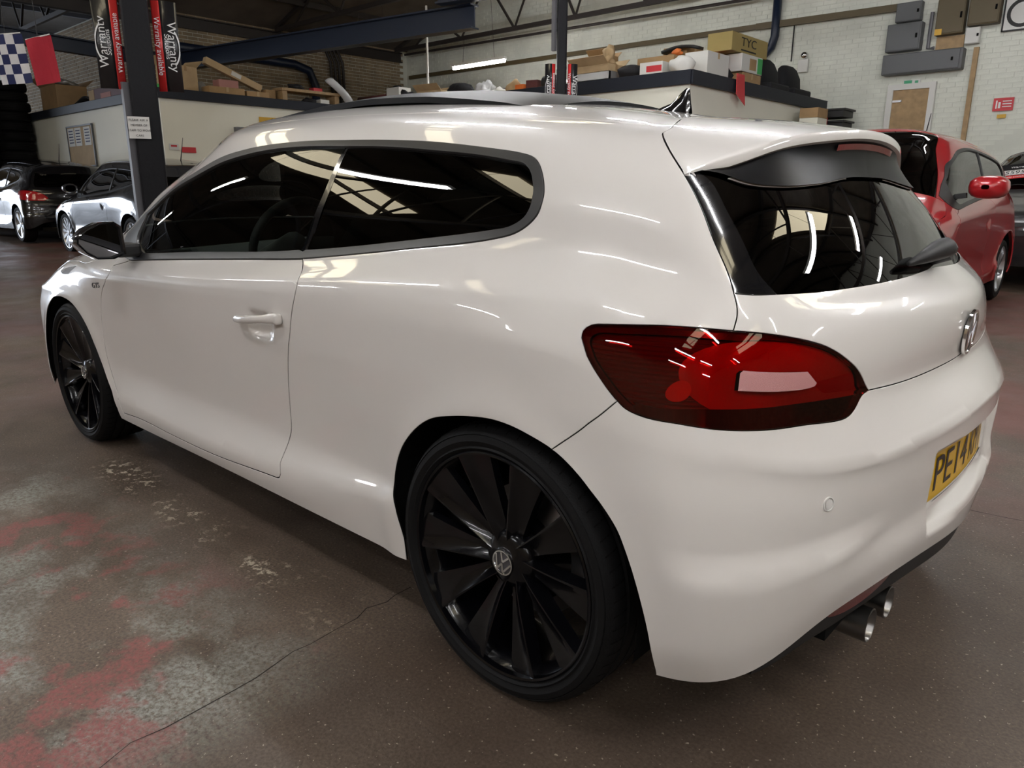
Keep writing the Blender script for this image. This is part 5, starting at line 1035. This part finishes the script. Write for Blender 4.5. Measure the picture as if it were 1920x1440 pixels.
pf = MB(); pf.add([(XS+.07, 8.62, 2.75), (XS+.07, 8.86, 2.75), (XS+.10, 8.88, 2.33), (XS+.09, 8.60, 2.47), (XS+.078, 8.62, 2.75), (XS+.078, 8.86, 2.75), (XS+.108, 8.88, 2.33), (XS+.098, 8.60, 2.47)], [(0, 1, 2, 3), (7, 6, 5, 4), (0, 4, 5, 1), (1, 5, 6, 2), (2, 6, 7, 3), (3, 7, 4, 0)]); tag(pf.build('pennant', 'red_flat'), 'red cloth pennant hanging over the black fascia', 'flag')
# by the wall beside the office
st_ = thing('tray_stack', 'tall stack of black plastic trays beside the office wall', 'trays', (-3.98, 11.65, floor_z(-3.98, 11.65)))
for k in range(12): b = MB(); b.box((0, 0, .10+k*.19), (.46, .46, .10)); b.box((0, 0, .17+k*.19), (.52, .52, .03)); b.build('tray', 'plastic_dark', st_)
b = MB(); b.box((-.05, -.265, 2.02), (.08, .02, .22)); b.build('red_strap', 'red_flat', st_)
sc_ = thing('shelf_board', 'brown box resting on a shelf unit left of the black trays', 'shelf', (-4.30, 11.0, floor_z(-4.3, 11.))); b = MB(); b.box((.22, 0, 1.05), (.30, .40, 2.1)); b.build('shelf_unit', 'office_cream', sc_); b = MB(); b.box((.22, 0, 2.18), (.30, .42, .15)); b.build('box_body', 'carton', sc_)
# ---------------------------------------------------------------- signs on the office
sg_ = thing('office_sign', 'yellow sign lettered OFFICE on the cream office wall', 'sign', (XF+.005, 5.80, 2.33)); b = MB(); b.box((.006, 0, 0), (.012, .80, .115)); b.build('sign_board', 'sign_yellow', sg_); text('sign_lettering', 'OFFICE', .105, 'ink_black', sg_, frame((.0125, .02, 0), (0, 1, 0), (0, 0, 1)), sx=1.2)
hd = MB(); hd.box((XF+.05, 5.45, 2.10), (.10, 1.10, .16)); tag(hd.build('shutter_box', 'conduit'), 'grey roller shutter box below the yellow sign', 'shutter')
nb = thing('notice_board', 'cork notice board with three papers on the office wall', 'notice board', (-15.7, YL2-.005, 1.65)); b = MB(); b.box((0, -.012, .28), (1.35, .024, .75)); b.build('cork', 'carton_light', nb); 
for z, w, h in ((.665, 1.40, .03), (-.10, 1.40, .03)): b = MB(); b.box((0, -.018, z), (w, .036, h)); b.build('frame_rail', 'grey_metal', nb)
for x in (-.69, .69): b = MB(); b.box((x, -.018, .28), (.03, .036, .79)); b.build('frame_rail', 'grey_metal', nb)
for x in (-.47, -.08, .42):
    b = MB(); b.box((x, -.027, .46), (.34, .004, .34)); po = b.build('paper', 'white_card', nb)
    b = MB()
    for k in range(5): b.box((x, -.0295, .58-k*.055), (.24, .001, .018))
    b.build('print_lines', 'flag_blue', po)['kind'] = 'stuff'
stk_ = MB(); stk_.box((XF+.012, 3.80, 1.80), (.006, .16, .10)); o = tag(stk_.build('safety_sticker', 'white_card'), 'small white and red safety sticker on the office corner', 'sticker'); b = MB(); b.box((XF+.016, 3.80, 1.815), (.004, .10, .03)); b.build('red_band', 'red_flat', o)
rs = MB(); rs.box((XF+.012, 4.05, 1.76), (.012, .24, .09)); tag(rs.build('red_notice', 'red_flat'), 'small red notice low on the cream wall', 'sign')
# ---------------------------------------------------------------- columns with curved banners
def banner(t, side, z0, z1, w, cx, cy, hx, hy, col_hw, flip):
    """curved panel projecting from the column along (hx, hy)"""
    n = 10; R = []; rows = []
    px, py = -hy, hx
    def P(s, z): bulge = .035*math.sin(math.pi*s/w); return (cx+hx*(col_hw+s)*side+px*bulge*-1, cy+hy*(col_hw+s)*side+py*bulge*-1, z)
    for m, s0, s1, nm in (('banner_red', .0, w*.32, 'red_strip'), ('banner_black', w*.32, w, 'black_strip')):
        b = MB(); ss = np.linspace(s0, s1, 7); b.grid([[P(s, z0) for s in ss], [P(s, z1) for s in ss]]); ob = b.build(nm, m, t, smooth=True); ob.modifiers.new('solid', 'SOLIDIFY').thickness = .004
    f = Vector((px*-1, py*-1, 0)); up = Vector((hx*side, hy*side, 0)); zc = (z0+z1)/2; L = z1-z0
    zd = Vector((0, 0, 1)) if side < 0 else Vector((0, 0, -1))
    ya = zd.cross(f)*-1
    def M(s, z): p = Vector(P(s, z))+f*.010; return frame(p, zd, f.cross(zd))
    text('banner_lettering', 'Warranty available', L*.085, 'ink_white', t, M(w*.16, zc), ext=.0005); text('banner_title', 'Warranty', L*.14, 'ink_white', t, M(w*.72, zc), ext=.0005); text('banner_subtitle', 'Solutions', L*.075, 'ink_white', t, M(w*.50, zc), ext=.0005)
    sw = MB(); a = np.linspace(-2.6, -.9, 16) if side < 0 else np.linspace(.55, 2.2, 16); rr = L*.20
    ctr = (w*.45, zc)
    sw.grid([[tuple(Vector(P(min(max(ctr[0]+w*.52*math.cos(t_+1.75 if side < 0 else t_-1.4)*k, .02), w), ctr[1]+rr*1.15*math.sin(t_+1.75 if side < 0 else t_-1.4)*k*(-1 if side < 0 else 1)))+f*.009) for t_ in a] for k in (1.0, 1.10)]); sw.build('swoosh', 'ink_white', t)
def column(x, y, hw, z1, label, bz0, bz1, bw, hx, hy):
    z0 = floor_z(x, y); t = thing('steel_column', label, 'column', (0, 0, 0), group='steel columns with warranty banners')
    b = MB(); b.ibeam((x, y, z0), (x, y, z1), hw*2, hw*2, .016); b.v = []; b.f = []
    ang = math.atan2(hy, hx); b.box((x, y, (z0+z1)/2), (hw*2, hw*1.8, z1-z0), ang); b.build('shaft', 'column_black', t, bevel=.02)
    b = MB(); b.box((x, y, z0+.01), (hw*3.2, hw*3.2, .02), ang); b.build('base_plate', 'column_black', t)
    for s in (-1, 1): banner(t, s, bz0, bz1, bw, x, y, hx, hy, hw+.02, False)
    return t
hx, hy = .386, .9225    # across the line of sight at the left column
colL = column(-6.40, 1.12, .115, 5.0, 'black steel column with red and black banners, left of the white car', 1.99, 2.76, .21, hx, hy)
b = MB(); b.bar((-6.43, .975, floor_z(-6.43, .975)), (-6.43, .975, 2.05), .07, .05); b.build('conduit', 'conduit', colL)
pn = thing('paper_notice', 'white printed notice taped to the left column', 'notice', (-6.33, 1.03, 1.64)); 
def at_col(d, s, z): return (-6.40+hx*s+hy*d, 1.12+hy*s-hx*d, z)
b = MB(); b.grid([[at_col(.13+.01*math.sin(k), s, z) for k, s in enumerate((-.16, -.08, .02))] for z in (1.56, 1.75)]); o = b.build('paper', 'white_card'); o.parent = pn; o.matrix_parent_inverse = pn.matrix_world.inverted() if False else Matrix.Translation((6.33, -1.03, -1.64)); o.modifiers.new('solid', 'SOLIDIFY').thickness = .002
for k, s in enumerate(('PLEASE ASK A', 'MEMBER OF', 'STAFF TO MOVE', 'CARS')):
    q = at_col(.142, -.07, 1.72-k*.045); text('notice_lettering', s, .026, 'ink_black', pn, frame((q[0]+6.33, q[1]-1.03, q[2]-1.64), (hx, hy, 0), (0, 0, 1)), ext=.0003)
colM = column(-5.66, 6.30, .065, 5.2, 'slim dark steel column with banners before the office', 2.10, 2.74, .13, .72, .69)
b = MB(); b.bar((-5.73, 6.22, 2.9), (-5.73, 6.22, 5.2), .05); b.build('conduit', 'conduit', colM)
# ---------------------------------------------------------------- flags hung high at the left
def flag(label, pts, chk):
    t = thing('hanging_flag', label, 'flag', (0, 0, 0)); A, B, C_, D_ = [Vector(p) for p in pts]; nu, nv = (4, 5) if chk else (1, 1)
    def Q(u, v): p = (A*(1-u)+B*u)*(1-v)+(D_*(1-u)+C_*u)*v; return p+Vector((.02*math.sin(u*5+v*2), -.02*math.sin(u*4+v), 0))
    for i in range(nu):
        for j in range(nv):
            b = MB(); us = np.linspace(i/nu, (i+1)/nu, 2 if chk else 8); vs = np.linspace(j/nv, (j+1)/nv, 2 if chk else 8); b.grid([[tuple(Q(u, v)) for u in us] for v in vs]); o = b.build('cloth_check' if chk else 'cloth', ('flag_blue' if (i+j) % 2 else 'flag_white') if chk else 'flag_red', t); o.modifiers.new('solid', 'SOLIDIFY').thickness = .003
    b = MB(); b.tube([tuple(A+Vector((0, 0, .004))), tuple(B+Vector((0, 0, .004)))], .006, 6); b.build('flag_string', 'ink_white', t); b = MB(); b.tube([tuple((A+B)/2), tuple((A+B)/2+Vector((0, 0, 2.3)))], .003, 5); b.build('flag_cord', 'ink_black', t)
flag('blue and white chequered flag hanging at far left', [(-7.70, .30, 2.50), (-7.64, .54, 2.55), (-7.63, .56, 2.11), (-7.69, .35, 2.07)], True)
flag('plain dark red flag hanging beside the chequered one', [(-7.63, .57, 2.49), (-7.57, .77, 2.56), (-7.57, .79, 2.14), (-7.62, .62, 2.08)], False)
# ---------------------------------------------------------------- tyres stacked behind the black hatchback
def tyre_stack(x, y, n, label, R=.33, h=.205):
    z = floor_z(x, y)
    for k in range(n):
        jx, jy = rng.uniform(-.02, .02), rng.uniform(-.02, .02)
        t = thing('loose_tyre', label % ('topmost' if k == n-1 else ('second', 'third', 'fourth', 'fifth', 'sixth', 'seventh', 'eighth', 'ninth', 'tenth', 'eleventh', 'twelfth', 'thirteenth', 'fourteenth', 'fifteenth', 'sixteenth')[n-k-2]+' from the top'), 'tyre', (x+jx, y+jy, z+k*h), group='tyres stacked by the office wall')
        b = MB(); b.lathe([(R*.60, .03), (R*.66, .0), (R*.80, -.005+.005), (R*.94, .015), (R, .05), (R, h-.05), (R*.94, h-.015), (R*.80, h), (R*.66, h), (R*.60, h-.03)], (0, 0, 0), 'z', 32, closed=True); b.build('tyre_carcass', 'rubber', t, auto=50)
        for zz in (.065, .10, .135): b = MB(); b.lathe([(R+.001, zz-.004), (R+.0015, zz), (R+.001, zz+.004)], (0, 0, 0), 'z', 32); b.build('tread_groove', 'matte_black', t)
        if (k >= n-4 and 'right' in label): b = MB(); a = np.linspace(-1.15+.2*(k % 2), -.75+.1*(k % 3), 5); b.grid([[((R+.004)*math.cos(q), (R+.004)*math.sin(q), zz) for q in a] for zz in (.085, .12)]); b.build('tyre_label', 'white_card', t)
tyre_stack(-18.55, 3.29, 15, 'black tyre in the tall left stack by the wall, %s'); tyre_stack(-19.25, 3.29, 13, 'black tyre in the labelled right stack by the wall, %s'); tyre_stack(-18.95, 2.62, 16, 'black tyre in the rear stack behind the tall left stack, %s')
# ---------------------------------------------------------------- back wall fittings
W = YB-.03
dr = struct(MB().box((-2.95, W, 1.42), (.56, .05, 2.68)).build('door_1', 'wood_board'))
for x, w in ((-3.27, .09), (-2.63, .09)): MB().box((x, W-.01, 1.41), (w, .08, 2.69)).build('door_frame', 'white_card', dr)
MB().box((-2.95, W-.01, 2.80), (.73, .08, .09)).build('door_frame', 'white_card', dr); MB().box((-3.15, W-.04, 2.58), (.14, .02, .03)).build('door_bolt', 'steel', dr)
es = thing('exit_sign', 'small green running man exit sign above the door', 'sign', (-2.96, W-.01, 2.86)); MB().box((0, 0, 0), (.26, .012, .085)).build('sign_board', 'white_card', es); MB().box((-.06, -.008, 0), (.12, .006, .07)).build('green_panel', 'sign_green', es); MB().box((.07, -.008, 0), (.05, .006, .05)).build('arrow_panel', 'sign_green', es)
def cabinet(label, x, z, w, h, d, m, name='switch_cabinet'):
    t = thing(name, label, 'cabinet', (x, YB-.015, z), group=None); MB().box((0, -d/2, 0), (w, d, h)).build('cabinet_box', m, t, bevel=.012); MB().box((0, -d-.006, 0), (w*.93, .012, h*.92)).build('cabinet_door', m, t, bevel=.004); MB().box((w*.38, -d-.02, 0), (.025, .02, h*.16)).build('latch', 'matte_black', t); return t
cabinet('dark grey switch cabinet at the top, above the larger one', -3.12, 3.935, .38, .29, .14, 'grey_metal'); cabinet('larger dark grey switch cabinet under the top one', -3.14, 3.555, .52, .42, .18, 'grey_metal'); cabinet('wide dark grey trunking box under the switch cabinets', -2.82, 3.145, 1.18, .31, .20, 'grey_metal', 'trunking_box')
cabinet('brown meter cabinet with yellow warning label', -2.49, 3.78, .40, .52, .16, 'box_brown'); cabinet('plain brown cabinet highest on the right', -2.03, 3.82, .42, .44, .18, 'box_brown'); MB().box((-2.63, YB-.20, 3.56), (.10, .01, .09)).build('warning_label', 'sign_yellow').parent = None
wl = [o for o in bpy.data.objects if o.name.startswith('warning_label')][0]; tag(wl, 'small yellow warning label on the brown meter cabinet', 'label')
bk = MB(); bk.box((-2.48, YB-.02, 3.41), (.40, .03, .20)); tag(bk.build('backing_board', 'wood_board'), 'brown backing board between meter cabinet and trunking box', 'board')
b = MB(); b.tube([(-2.79, YB-.04, 3.9), (-2.79, YB-.04, 3.36), (-2.70, YB-.04, 3.36)], .028, 8); tag(b.build('grey_conduit', 'conduit'), 'grey bent conduit between the cabinets', 'conduit')
cabinet('small white junction box above the timber batten', -2.16, 3.47, .20, .24, .10, 'white_card', 'junction_box')
b = MB(); b.box((-2.085, YB-.05, 2.1), (.07, .05, 2.4)); tag(b.build('timber_batten', 'wood_board'), 'vertical timber batten on the wall right of the door', 'batten')
fs_ = thing('fire_sign', 'red and white fire extinguisher sign on the wall', 'sign', (-1.61, W-.005, 2.43)); MB().box((0, 0, 0), (.27, .01, .19)).build('sign_board', 'red_flat', fs_); MB().box((-.09, -.007, 0), (.02, .004, .12)).build('extinguisher_symbol', 'ink_white', fs_); MB().box((-.05, -.007, -.01), (.03, .004, .09)).build('flame_symbol', 'ink_white', fs_)
for k in range(3): MB().box((.05, -.007, .045-k*.04), (.12, .004, .014)).build('sign_text_line', 'ink_white', fs_)
ys = MB(); ys.box((-1.61, W-.005, 2.255), (.12, .01, .055)); tag(ys.build('yellow_tag', 'sign_yellow'), 'tiny yellow tag below the fire sign', 'tag')
rsn = thing('round_plaque', 'black framed plaque with a white ring at the top right', 'plaque', (-1.55, W-.005, 3.72)); MB().box((0, 0, 0), (.48, .02, .48)).build('plaque_board', 'white_card', rsn); 
b = MB(); b.lathe([(.15, -.012), (.15, -.018), (.20, -.018), (.20, -.012)], (0, 0, 0), 'y', 32); b.build('plaque_ring', 'ink_black', rsn)
for q, d in (((0, -.012, .235), (.48, .02, .02)), ((0, -.012, -.235), (.48, .02, .02)), ((-.235, -.012, 0), (.02, .02, .48)), ((.235, -.012, 0), (.02, .02, .48))): MB().box(q, d).build('plaque_frame', 'ink_black', rsn)
b = MB(); b.tube([(-5.37, YB-.1, 4.7), (-5.37, YB-.1, 3.85), (-5.42, YB-.1, 3.68), (-5.6, YB-.1, 3.5), (-5.9, YB-.1, 3.40)], .075, 12); tag(b.build('drain_pipe', 'beam_blue', smooth=True), 'thick dark blue pipe bending down the back wall', 'pipe')
b = MB(); b.tube([(-5.05, YB-.03, 4.0), (-5.05, YB-.03, 3.4)], .012, 6); tag(b.build('wall_cable', 'ink_black'), 'thin black cable hanging beside the dark blue pipe', 'cable')
el = thing('emergency_lamp', 'small emergency lamp above a white box on the wall', 'lamp', (-4.81, YB-.02, 3.30)); MB().box((0, -.03, 0), (.18, .06, .22)).build('lamp_box', 'white_card', el, bevel=.01); b = MB(); b.lathe([(.001, -.10), (.05, -.10), (.06, -.04), (.05, -.02)], (.02, 0, .17), 'y', 16); b.build('lamp_head', 'chrome', el, smooth=True)
b = MB(); b.bar((-1.02, 12.17, 3.4), (-1.02, 12.17, 1.2), .10, .05); tag(b.build('timber_post', 'wood_board'), 'brown timber post on the back wall at the far right', 'post')
# pipes on the bare brick wall over the crane beam
b = MB(); b.tube([(XL+.15, 5.6, 4.05), (XL+.15, 8.6, 4.02), (XL+.15, 9.0, 3.92), (XL+.15, 9.15, 3.6), (XL+.15, 9.15, 2.9)], .10, 12); tag(b.build('vent_duct', 'beam_blue', smooth=True), 'dark blue bent duct on the bare brick wall', 'duct')
for k in range(4): b = MB(); b.tube([(XL+.12, 9.4+k*.12, 4.7), (XL+.12, 9.65+k*.12, 4.2), (XL+.12, 9.68+k*.12, 2.9)], .035, 8); tag(b.build('riser_pipe', 'truss_steel', smooth=True), 'dark riser pipe right of the bent duct, %s of four' % ('leftmost', 'second from left', 'third from left', 'rightmost')[k], 'pipe', 'riser pipes on the bare brick wall')
b = MB(); b.tube([(-10.95, 8.6, 4.6), (-10.95, 8.6, D2-.004)], .022, 8); tag(b.build('white_pole', 'white_card'), 'slim white pole standing left of the lit tube lamp', 'pole')
b = MB(); b.box((-9.2, 10.9, 3.30), (4.4, .04, .04)); b.box((-9.2, 10.9, 2.98), (4.4, .04, .03))
for k in range(6): b.box((-11.2+k*.85, 10.9, 3.0), (.03, .04, .62))
tag(b.build('storage_rack', 'steel'), 'grey metal storage rack behind the lit tube lamp', 'rack')
# ================================================================ other cars: same panel method, other proportions
mat('paint_black', (.006, .006, .008), .22, coat=1.); mat('paint_grey', (.045, .047, .055), .25, metal=.3, coat=1.); mat('paint_red', (.42, .010, .016), .28, coat=1.); mat('paint_charcoal', (.035, .037, .040), .28, metal=.3, coat=1.)
mat('alloy', (.52, .53, .55), .28, metal=.9); glass('glass_far', (.05, .06, .06), 1.55); mat('lamp_red_lit', (.45, .01, .015), .15, coat=.8); mat('reg_white', (.62, .62, .60), .4)
uv2, tri2, cen2 = panelize(lines, .055)
def classify(cen):
    lab = np.full(len(cen), 'body_side', dtype='U20'); free = np.ones(len(cen), bool); cu, cv = cen[:, 0], cen[:, 1]
    def claim(m, n):
        nonlocal free
        m = m & free; lab[m] = n; free &= ~m
    claim(inpoly(arch_r, cen) | inpoly(arch_f, cen), 'hole'); claim(inpoly(tail, cen), 'tail'); claim(inpoly(headl, cen), 'headlight')
    claim(inpoly(glass_q, cen), 'glass_q'); claim(inpoly(glass_d, cen), 'glass_d'); claim(inpoly(trim, cen), 'trim'); claim(inpoly(door, cen), 'door'); hp = inpoly(hatch_poly, cen)
    claim(hp & (inpoly(hglass_poly, cen)), 'hglass'); claim(hp, 'hatch'); claim(inpoly(bump_poly, cen), 'bumper')
    claim(cv > np.interp(cu, roof_line[:, 0], roof_line[:, 1]), 'roof'); claim((cv > VO[8]) & (cv < r_edge) & (cu < np.interp(cv, scr_side[:, 1], scr_side[:, 0])), 'windscreen')
    bl = np.interp(cu, bonnet_line[:, 0], bonnet_line[:, 1]); claim((cv > bl) & (cv < VO[8]) & (cu < bonnet_line[-1][0]), 'bonnet')
    claim((cv < bl) & (cu < np.interp(cv, fend_bumper[::-1, 1], fend_bumper[::-1, 0])), 'front_bumper'); claim((cu < np.interp(cv, [q[1] for q in f_['door_front'][::-1]], [q[0] for q in f_['door_front'][::-1]])) & (cv < VO[8]), 'wing')
    return lab
lab2 = classify(cen2)
ids2 = {}
for k in set(lab2.tolist())-{'hole'}: ids2[k] = panel_mesh(uv2, tri2[lab2 == k], gap=.003 if k not in ('glass_q', 'glass_d', 'trim') else 0., depth=.012, off={'glass_q': -.006, 'glass_d': -.006, 'trim': .003, 'hglass': -.003, 'windscreen': -.003}.get(k, 0.))
def far_wheel(rimm, n, R, twist=0.):
    w = bpy.data.objects.new('wheel', None); COL.objects.link(w); T_ = MB()
    T_.lathe([(R*.74, .012), (R*.80, .0), (R*.92, .004), (R*.985, .03), (R, .06), (R, .15), (R*.985, .19), (R*.9, .21), (R*.74, .20)], (0, 0, 0), 'y', 40); T_.build('tyre', 'rubber', w, auto=40)
    b = MB(); b.lathe([(R*.70, .03), (R*.72, .010), (R*.755, .008), (R*.75, .02), (R*.68, .05), (R*.66, .18)], (0, 0, 0), 'y', 40); b.build('rim', rimm, w, auto=40)
    for k in range(n):
        a0 = 2*math.pi*k/n; b = MB(); rows = []
        for t in np.linspace(0, 1, 4):
            r = R*(.12+.60*t); wd = (.42 if n == 5 else .20)*(1-t)+(.20 if n == 5 else .085)*t+.05
            rows.append([(r*math.cos(a0+twist*t+s*wd), d+.012*(1-t), r*math.sin(a0+twist*t+s*wd)) for s, d in ((-1, .05), (-.8, .018), (.8, .018), (1, .05))])
        b.grid(rows); b.build('spoke', rimm, w, auto=40)
    b = MB(); b.lathe([(.001, .022), (R*.13, .024), (R*.2, .05), (R*.45, .12), (R*.45, .15)], (0, 0, 0), 'y', 24); b.build('hub', 'steel', w, auto=40); return w
def far_car(name, label, loc, rz, warp, paint, wheel, plate_txt=None, glassm='glass_far', aerial=True, group=None, ms=1.):
    C_ = thing(name, label, 'car', loc, rz, group)
    def lk(key, nm, m, sides):
        P, N, fs = ids2[key]; P2 = warp(P.copy()); e = 1e-3; N2 = N
        return link_panel(nm, P2, N2, fs, m, C_, sides)
    for k, nm, m, s in (('body_side', 'body_side', paint, 'LR'), ('door', 'door', paint, 'LR'), ('wing', 'front_wing', paint, 'LR'), ('bumper', 'rear_bumper', paint, 'B'), ('front_bumper', 'front_bumper', paint, 'B'), ('bonnet', 'bonnet', paint, 'B'), ('roof', 'roof', paint, 'B'), ('hatch', 'tailgate', paint, 'B'), ('windscreen', 'windscreen', glassm, 'B'), ('hglass', 'rear_window', glassm, 'B'), ('glass_q', 'quarter_window', glassm, 'LR'), ('glass_d', 'door_window', glassm, 'LR'), ('trim', 'window_trim', 'trim_black', 'LR'), ('headlight', 'headlight', 'headlamp', 'LR'), ('tail', 'tail_light', 'lamp_red_lit', 'LR')):
        lk(k, nm, m, s)
    gu = np.linspace(0, .62, 12)
    for v0, v1, nm in ((.30, .36, 'lower_grille'), (.40, .45, 'upper_grille')):
        b = MB(); rows = []
        for vv_ in (v0, v1): q = F(gu, np.full(12, vv_)); q[:, 0] -= .006; q = warp(q); rows.append([tuple(a) for a in np.concatenate([(q*[1, -1, 1])[::-1], q[1:]])])
        b.grid(rows, flip=True); b.build(nm, 'plastic_dark', C_)
    wp = lambda x, y, z: warp(np.array([[x, y, z]]))[0]
    for x in (0., -2.578):
        for sg in (1, -1):
            q = wp(x, -.885*sg, .318); w = copytree(wheel, C_); w.location = (q[0], q[1], .31); w.rotation_euler = (0, .3*sg, 0 if sg == 1 else math.pi)
    q0 = wp(-1.29, 0, .3); sx = abs(wp(0, 0, .3)[0]-wp(-2.578, 0, .3)[0])/2.578; wy = abs(wp(-1, .8, .3)[1])
    b = MB(); b.box((q0[0], 0, .26), (1.75*sx, wy*1.9, .06)); b.box((wp(.35, 0, .4)[0], 0, .34), (.5, wy*1.3, .12)); b.build('underbody', 'matte_black', C_)
    b = MB(); b.box((wp(-1.1, 0, .7)[0], 0, .62), (1.9*sx, wy*1.7, .35)); b.box((wp(-.9, 0, 1)[0], 0, .95), (.22, wy*1.5, .5)); b.box((wp(-.1, 0, 1)[0], 0, .90), (.22, wy*1.4, .35)); b.build('cabin', 'cabin', C_)
    for x in (0., -2.578):
        for sg in (1, -1):
            b = MB(); aa = np.linspace(-.3, math.pi+.3, 18); c = wp(x, -.60*sg, .318); o = wp(x, -.875*sg, .318); b.grid([[(c[0]+.36*math.cos(a), yy, .318+.36*math.sin(a)) for a in aa] for yy in (o[1], c[1])]); b.add([(c[0]+.36*math.cos(a), c[1], .318+.36*math.sin(a)) for a in aa], [tuple(range(18))]); b.build('arch_liner', 'matte_black', C_)
    for sg in (1, -1):
        q = wp(-1.86, -(.90+.08*ms)*sg, .96+.02*ms); b = MB(); rows = []
        for dx, s in ((.035, .80), (.04, .95), (.02, 1.), (-.04, .95), (-.085, .7), (-.10, .2)): rows.append([(q[0]+dx*ms, q[1]+.10*ms*s*math.copysign(abs(math.cos(a))**.7, math.cos(a)), q[2]+.065*ms*s*math.copysign(abs(math.sin(a))**.8, math.sin(a))) for a in np.linspace(0, 2*math.pi, 17)])
        b.grid(rows, flip=True); b.add(rows[0][:-1], [tuple(range(16))]); mo = b.build('door_mirror', paint, C_, auto=50); b = MB(); b.bar((q[0]-.03, q[1]+.10*ms*sg, q[2]-.045*ms), (q[0]-.03, q[1]+(.10*ms+.10)*sg, q[2]-.055*ms), .05, .04); b.build('mirror_stalk', 'plastic_dark', mo)
        b = MB(); b.add([(r[0]+.002, q[1]+(r[1]-q[1])*.86, q[2]+(r[2]-q[2])*.86) for r in rows[0][:-1]], [tuple(range(16))]); b.build('mirror_face', 'mirror_glass', mo)
    if aerial: q = wp(-.25, 0, 1.345); b = MB(); b.tube([(q[0], 0, q[2]-.01), (q[0]+.14, 0, q[2]+.30)], [.008, .003], 6); b.build('aerial', 'plastic_dark', C_)
    if plate_txt: q = wp(.70, 0, .53); b = MB(); b.box((q[0]+.012, 0, q[2]), (.012, .52, .11)); b.build('number_plate', 'plate_yellow', C_)
    return C_, wp
w5 = far_wheel('alloy', 5, .31); w10 = far_wheel('alloy', 12, .315, .15); w8 = far_wheel('alloy', 7, .30, .1)
def warp_polo(P):
    P = P.copy(); x, z = P[:, 0].copy(), P[:, 2].copy(); P[:, 0] = x*.955+.20*sst(x, -.7, .3)*sst(z, .90, 1.28); P[:, 1] *= .93; P[:, 2] = z*1.0+.05*sst(z, .8, 1.3); return P
def warp_a3(P):
    P = P.copy(); x, z = P[:, 0].copy(), P[:, 2].copy(); P[:, 0] = x+.14*sst(x, -.7, .3)*sst(z, .90, 1.28); P[:, 1] *= .97; P[:, 2] = z+.03*sst(z, .8, 1.3); return P
def warp_red(P):
    P = P.copy(); x, z = P[:, 0].copy(), P[:, 2].copy(); P[:, 0] = x*.95+.22*sst(x, -.7, .3)*sst(z, .90, 1.28)-.10*sst(-x, 1.2, 1.9)*sst(z, 1.0, 1.3); P[:, 1] = P[:, 1]*.93; P[:, 2] = z*1.03+.14*sst(z, .6, 1.35); return P
def warp_char(P):
    P = warp_a3(P); P[:, 2] += .10*sst(P[:, 2], .6, 1.35); return P
polo, _ = far_car('black_hatchback', 'black hatchback seen from behind at the far left', (-14.30, 2.80, floor_z(-14.3, 2.8)), 0., warp_polo, 'paint_black', w5, 'x')
a3, wpa = far_car('dark_grey_hatchback', 'dark grey hatchback parked behind the left column', (-9.62, 2.93, floor_z(-9.6, 2.9)), 0., warp_a3, 'paint_grey', w10, 'x')
red, wpr = far_car('red_hatchback', 'red hatchback parked nose towards the white car', (-1.23, 6.80, floor_z(-1.2, 6.0)), math.pi/2, warp_red, 'paint_red', w8, ms=1.4)
gry, wpg = far_car('charcoal_hatchback', 'charcoal car with price card in its windscreen at far right', (-.42, 11.15, floor_z(-.4, 10.)), math.pi/2, warp_char, 'paint_charcoal', w8)
for w in (w5, w10, w8):
    for ch in list(w.children): bpy.data.objects.remove(ch)
    bpy.data.objects.remove(w)
# price card standing inside the charcoal car's windscreen
Pw, Nw, _f = ids2['windscreen']; Pw = warp_char(Pw.copy()); iw = int(np.abs(Pw[:, 1]+.36).__add__(np.abs(Pw[:, 2]-1.24)).argmin()); n_ = Vector((Nw[iw][0], -Nw[iw][1], Nw[iw][2])).normalized()
pc = bpy.data.objects.new('price_card', None); COL.objects.link(pc); pc.parent = gry; pc.location = Vector((Pw[iw][0], -Pw[iw][1], Pw[iw][2]))+n_*.02
xa_ = Vector((0, -1, 0)); xa_ = (xa_-n_*xa_.dot(n_)).normalized(); M_ = frame((0, 0, 0), xa_, n_.cross(xa_))
def card(nm, m, x, y, w, h, d): o = MB().box((x, y, d), (w, h, .002)).build(nm, m, pc); o.matrix_local = M_; return o
card('warranty_panel', 'banner_black', .0, .10, .42, .13, .014); card('price_panel', 'reg_white', 0, -.03, .42, .11, .016); card('red_strip', 'banner_red', 0, -.13, .50, .07, .014)
text('price_figures', '£5595', .105, 'ink_black', pc, M_ @ Matrix.Translation((-.01, -.035, .018))); text('warranty_title', 'Warranty', .05, 'ink_white', pc, M_ @ Matrix.Translation((.05, .09, .016))); text('warranty_strip', 'Warranty available', .04, 'ink_white', pc, M_ @ Matrix.Translation((0, -.13, .016)))
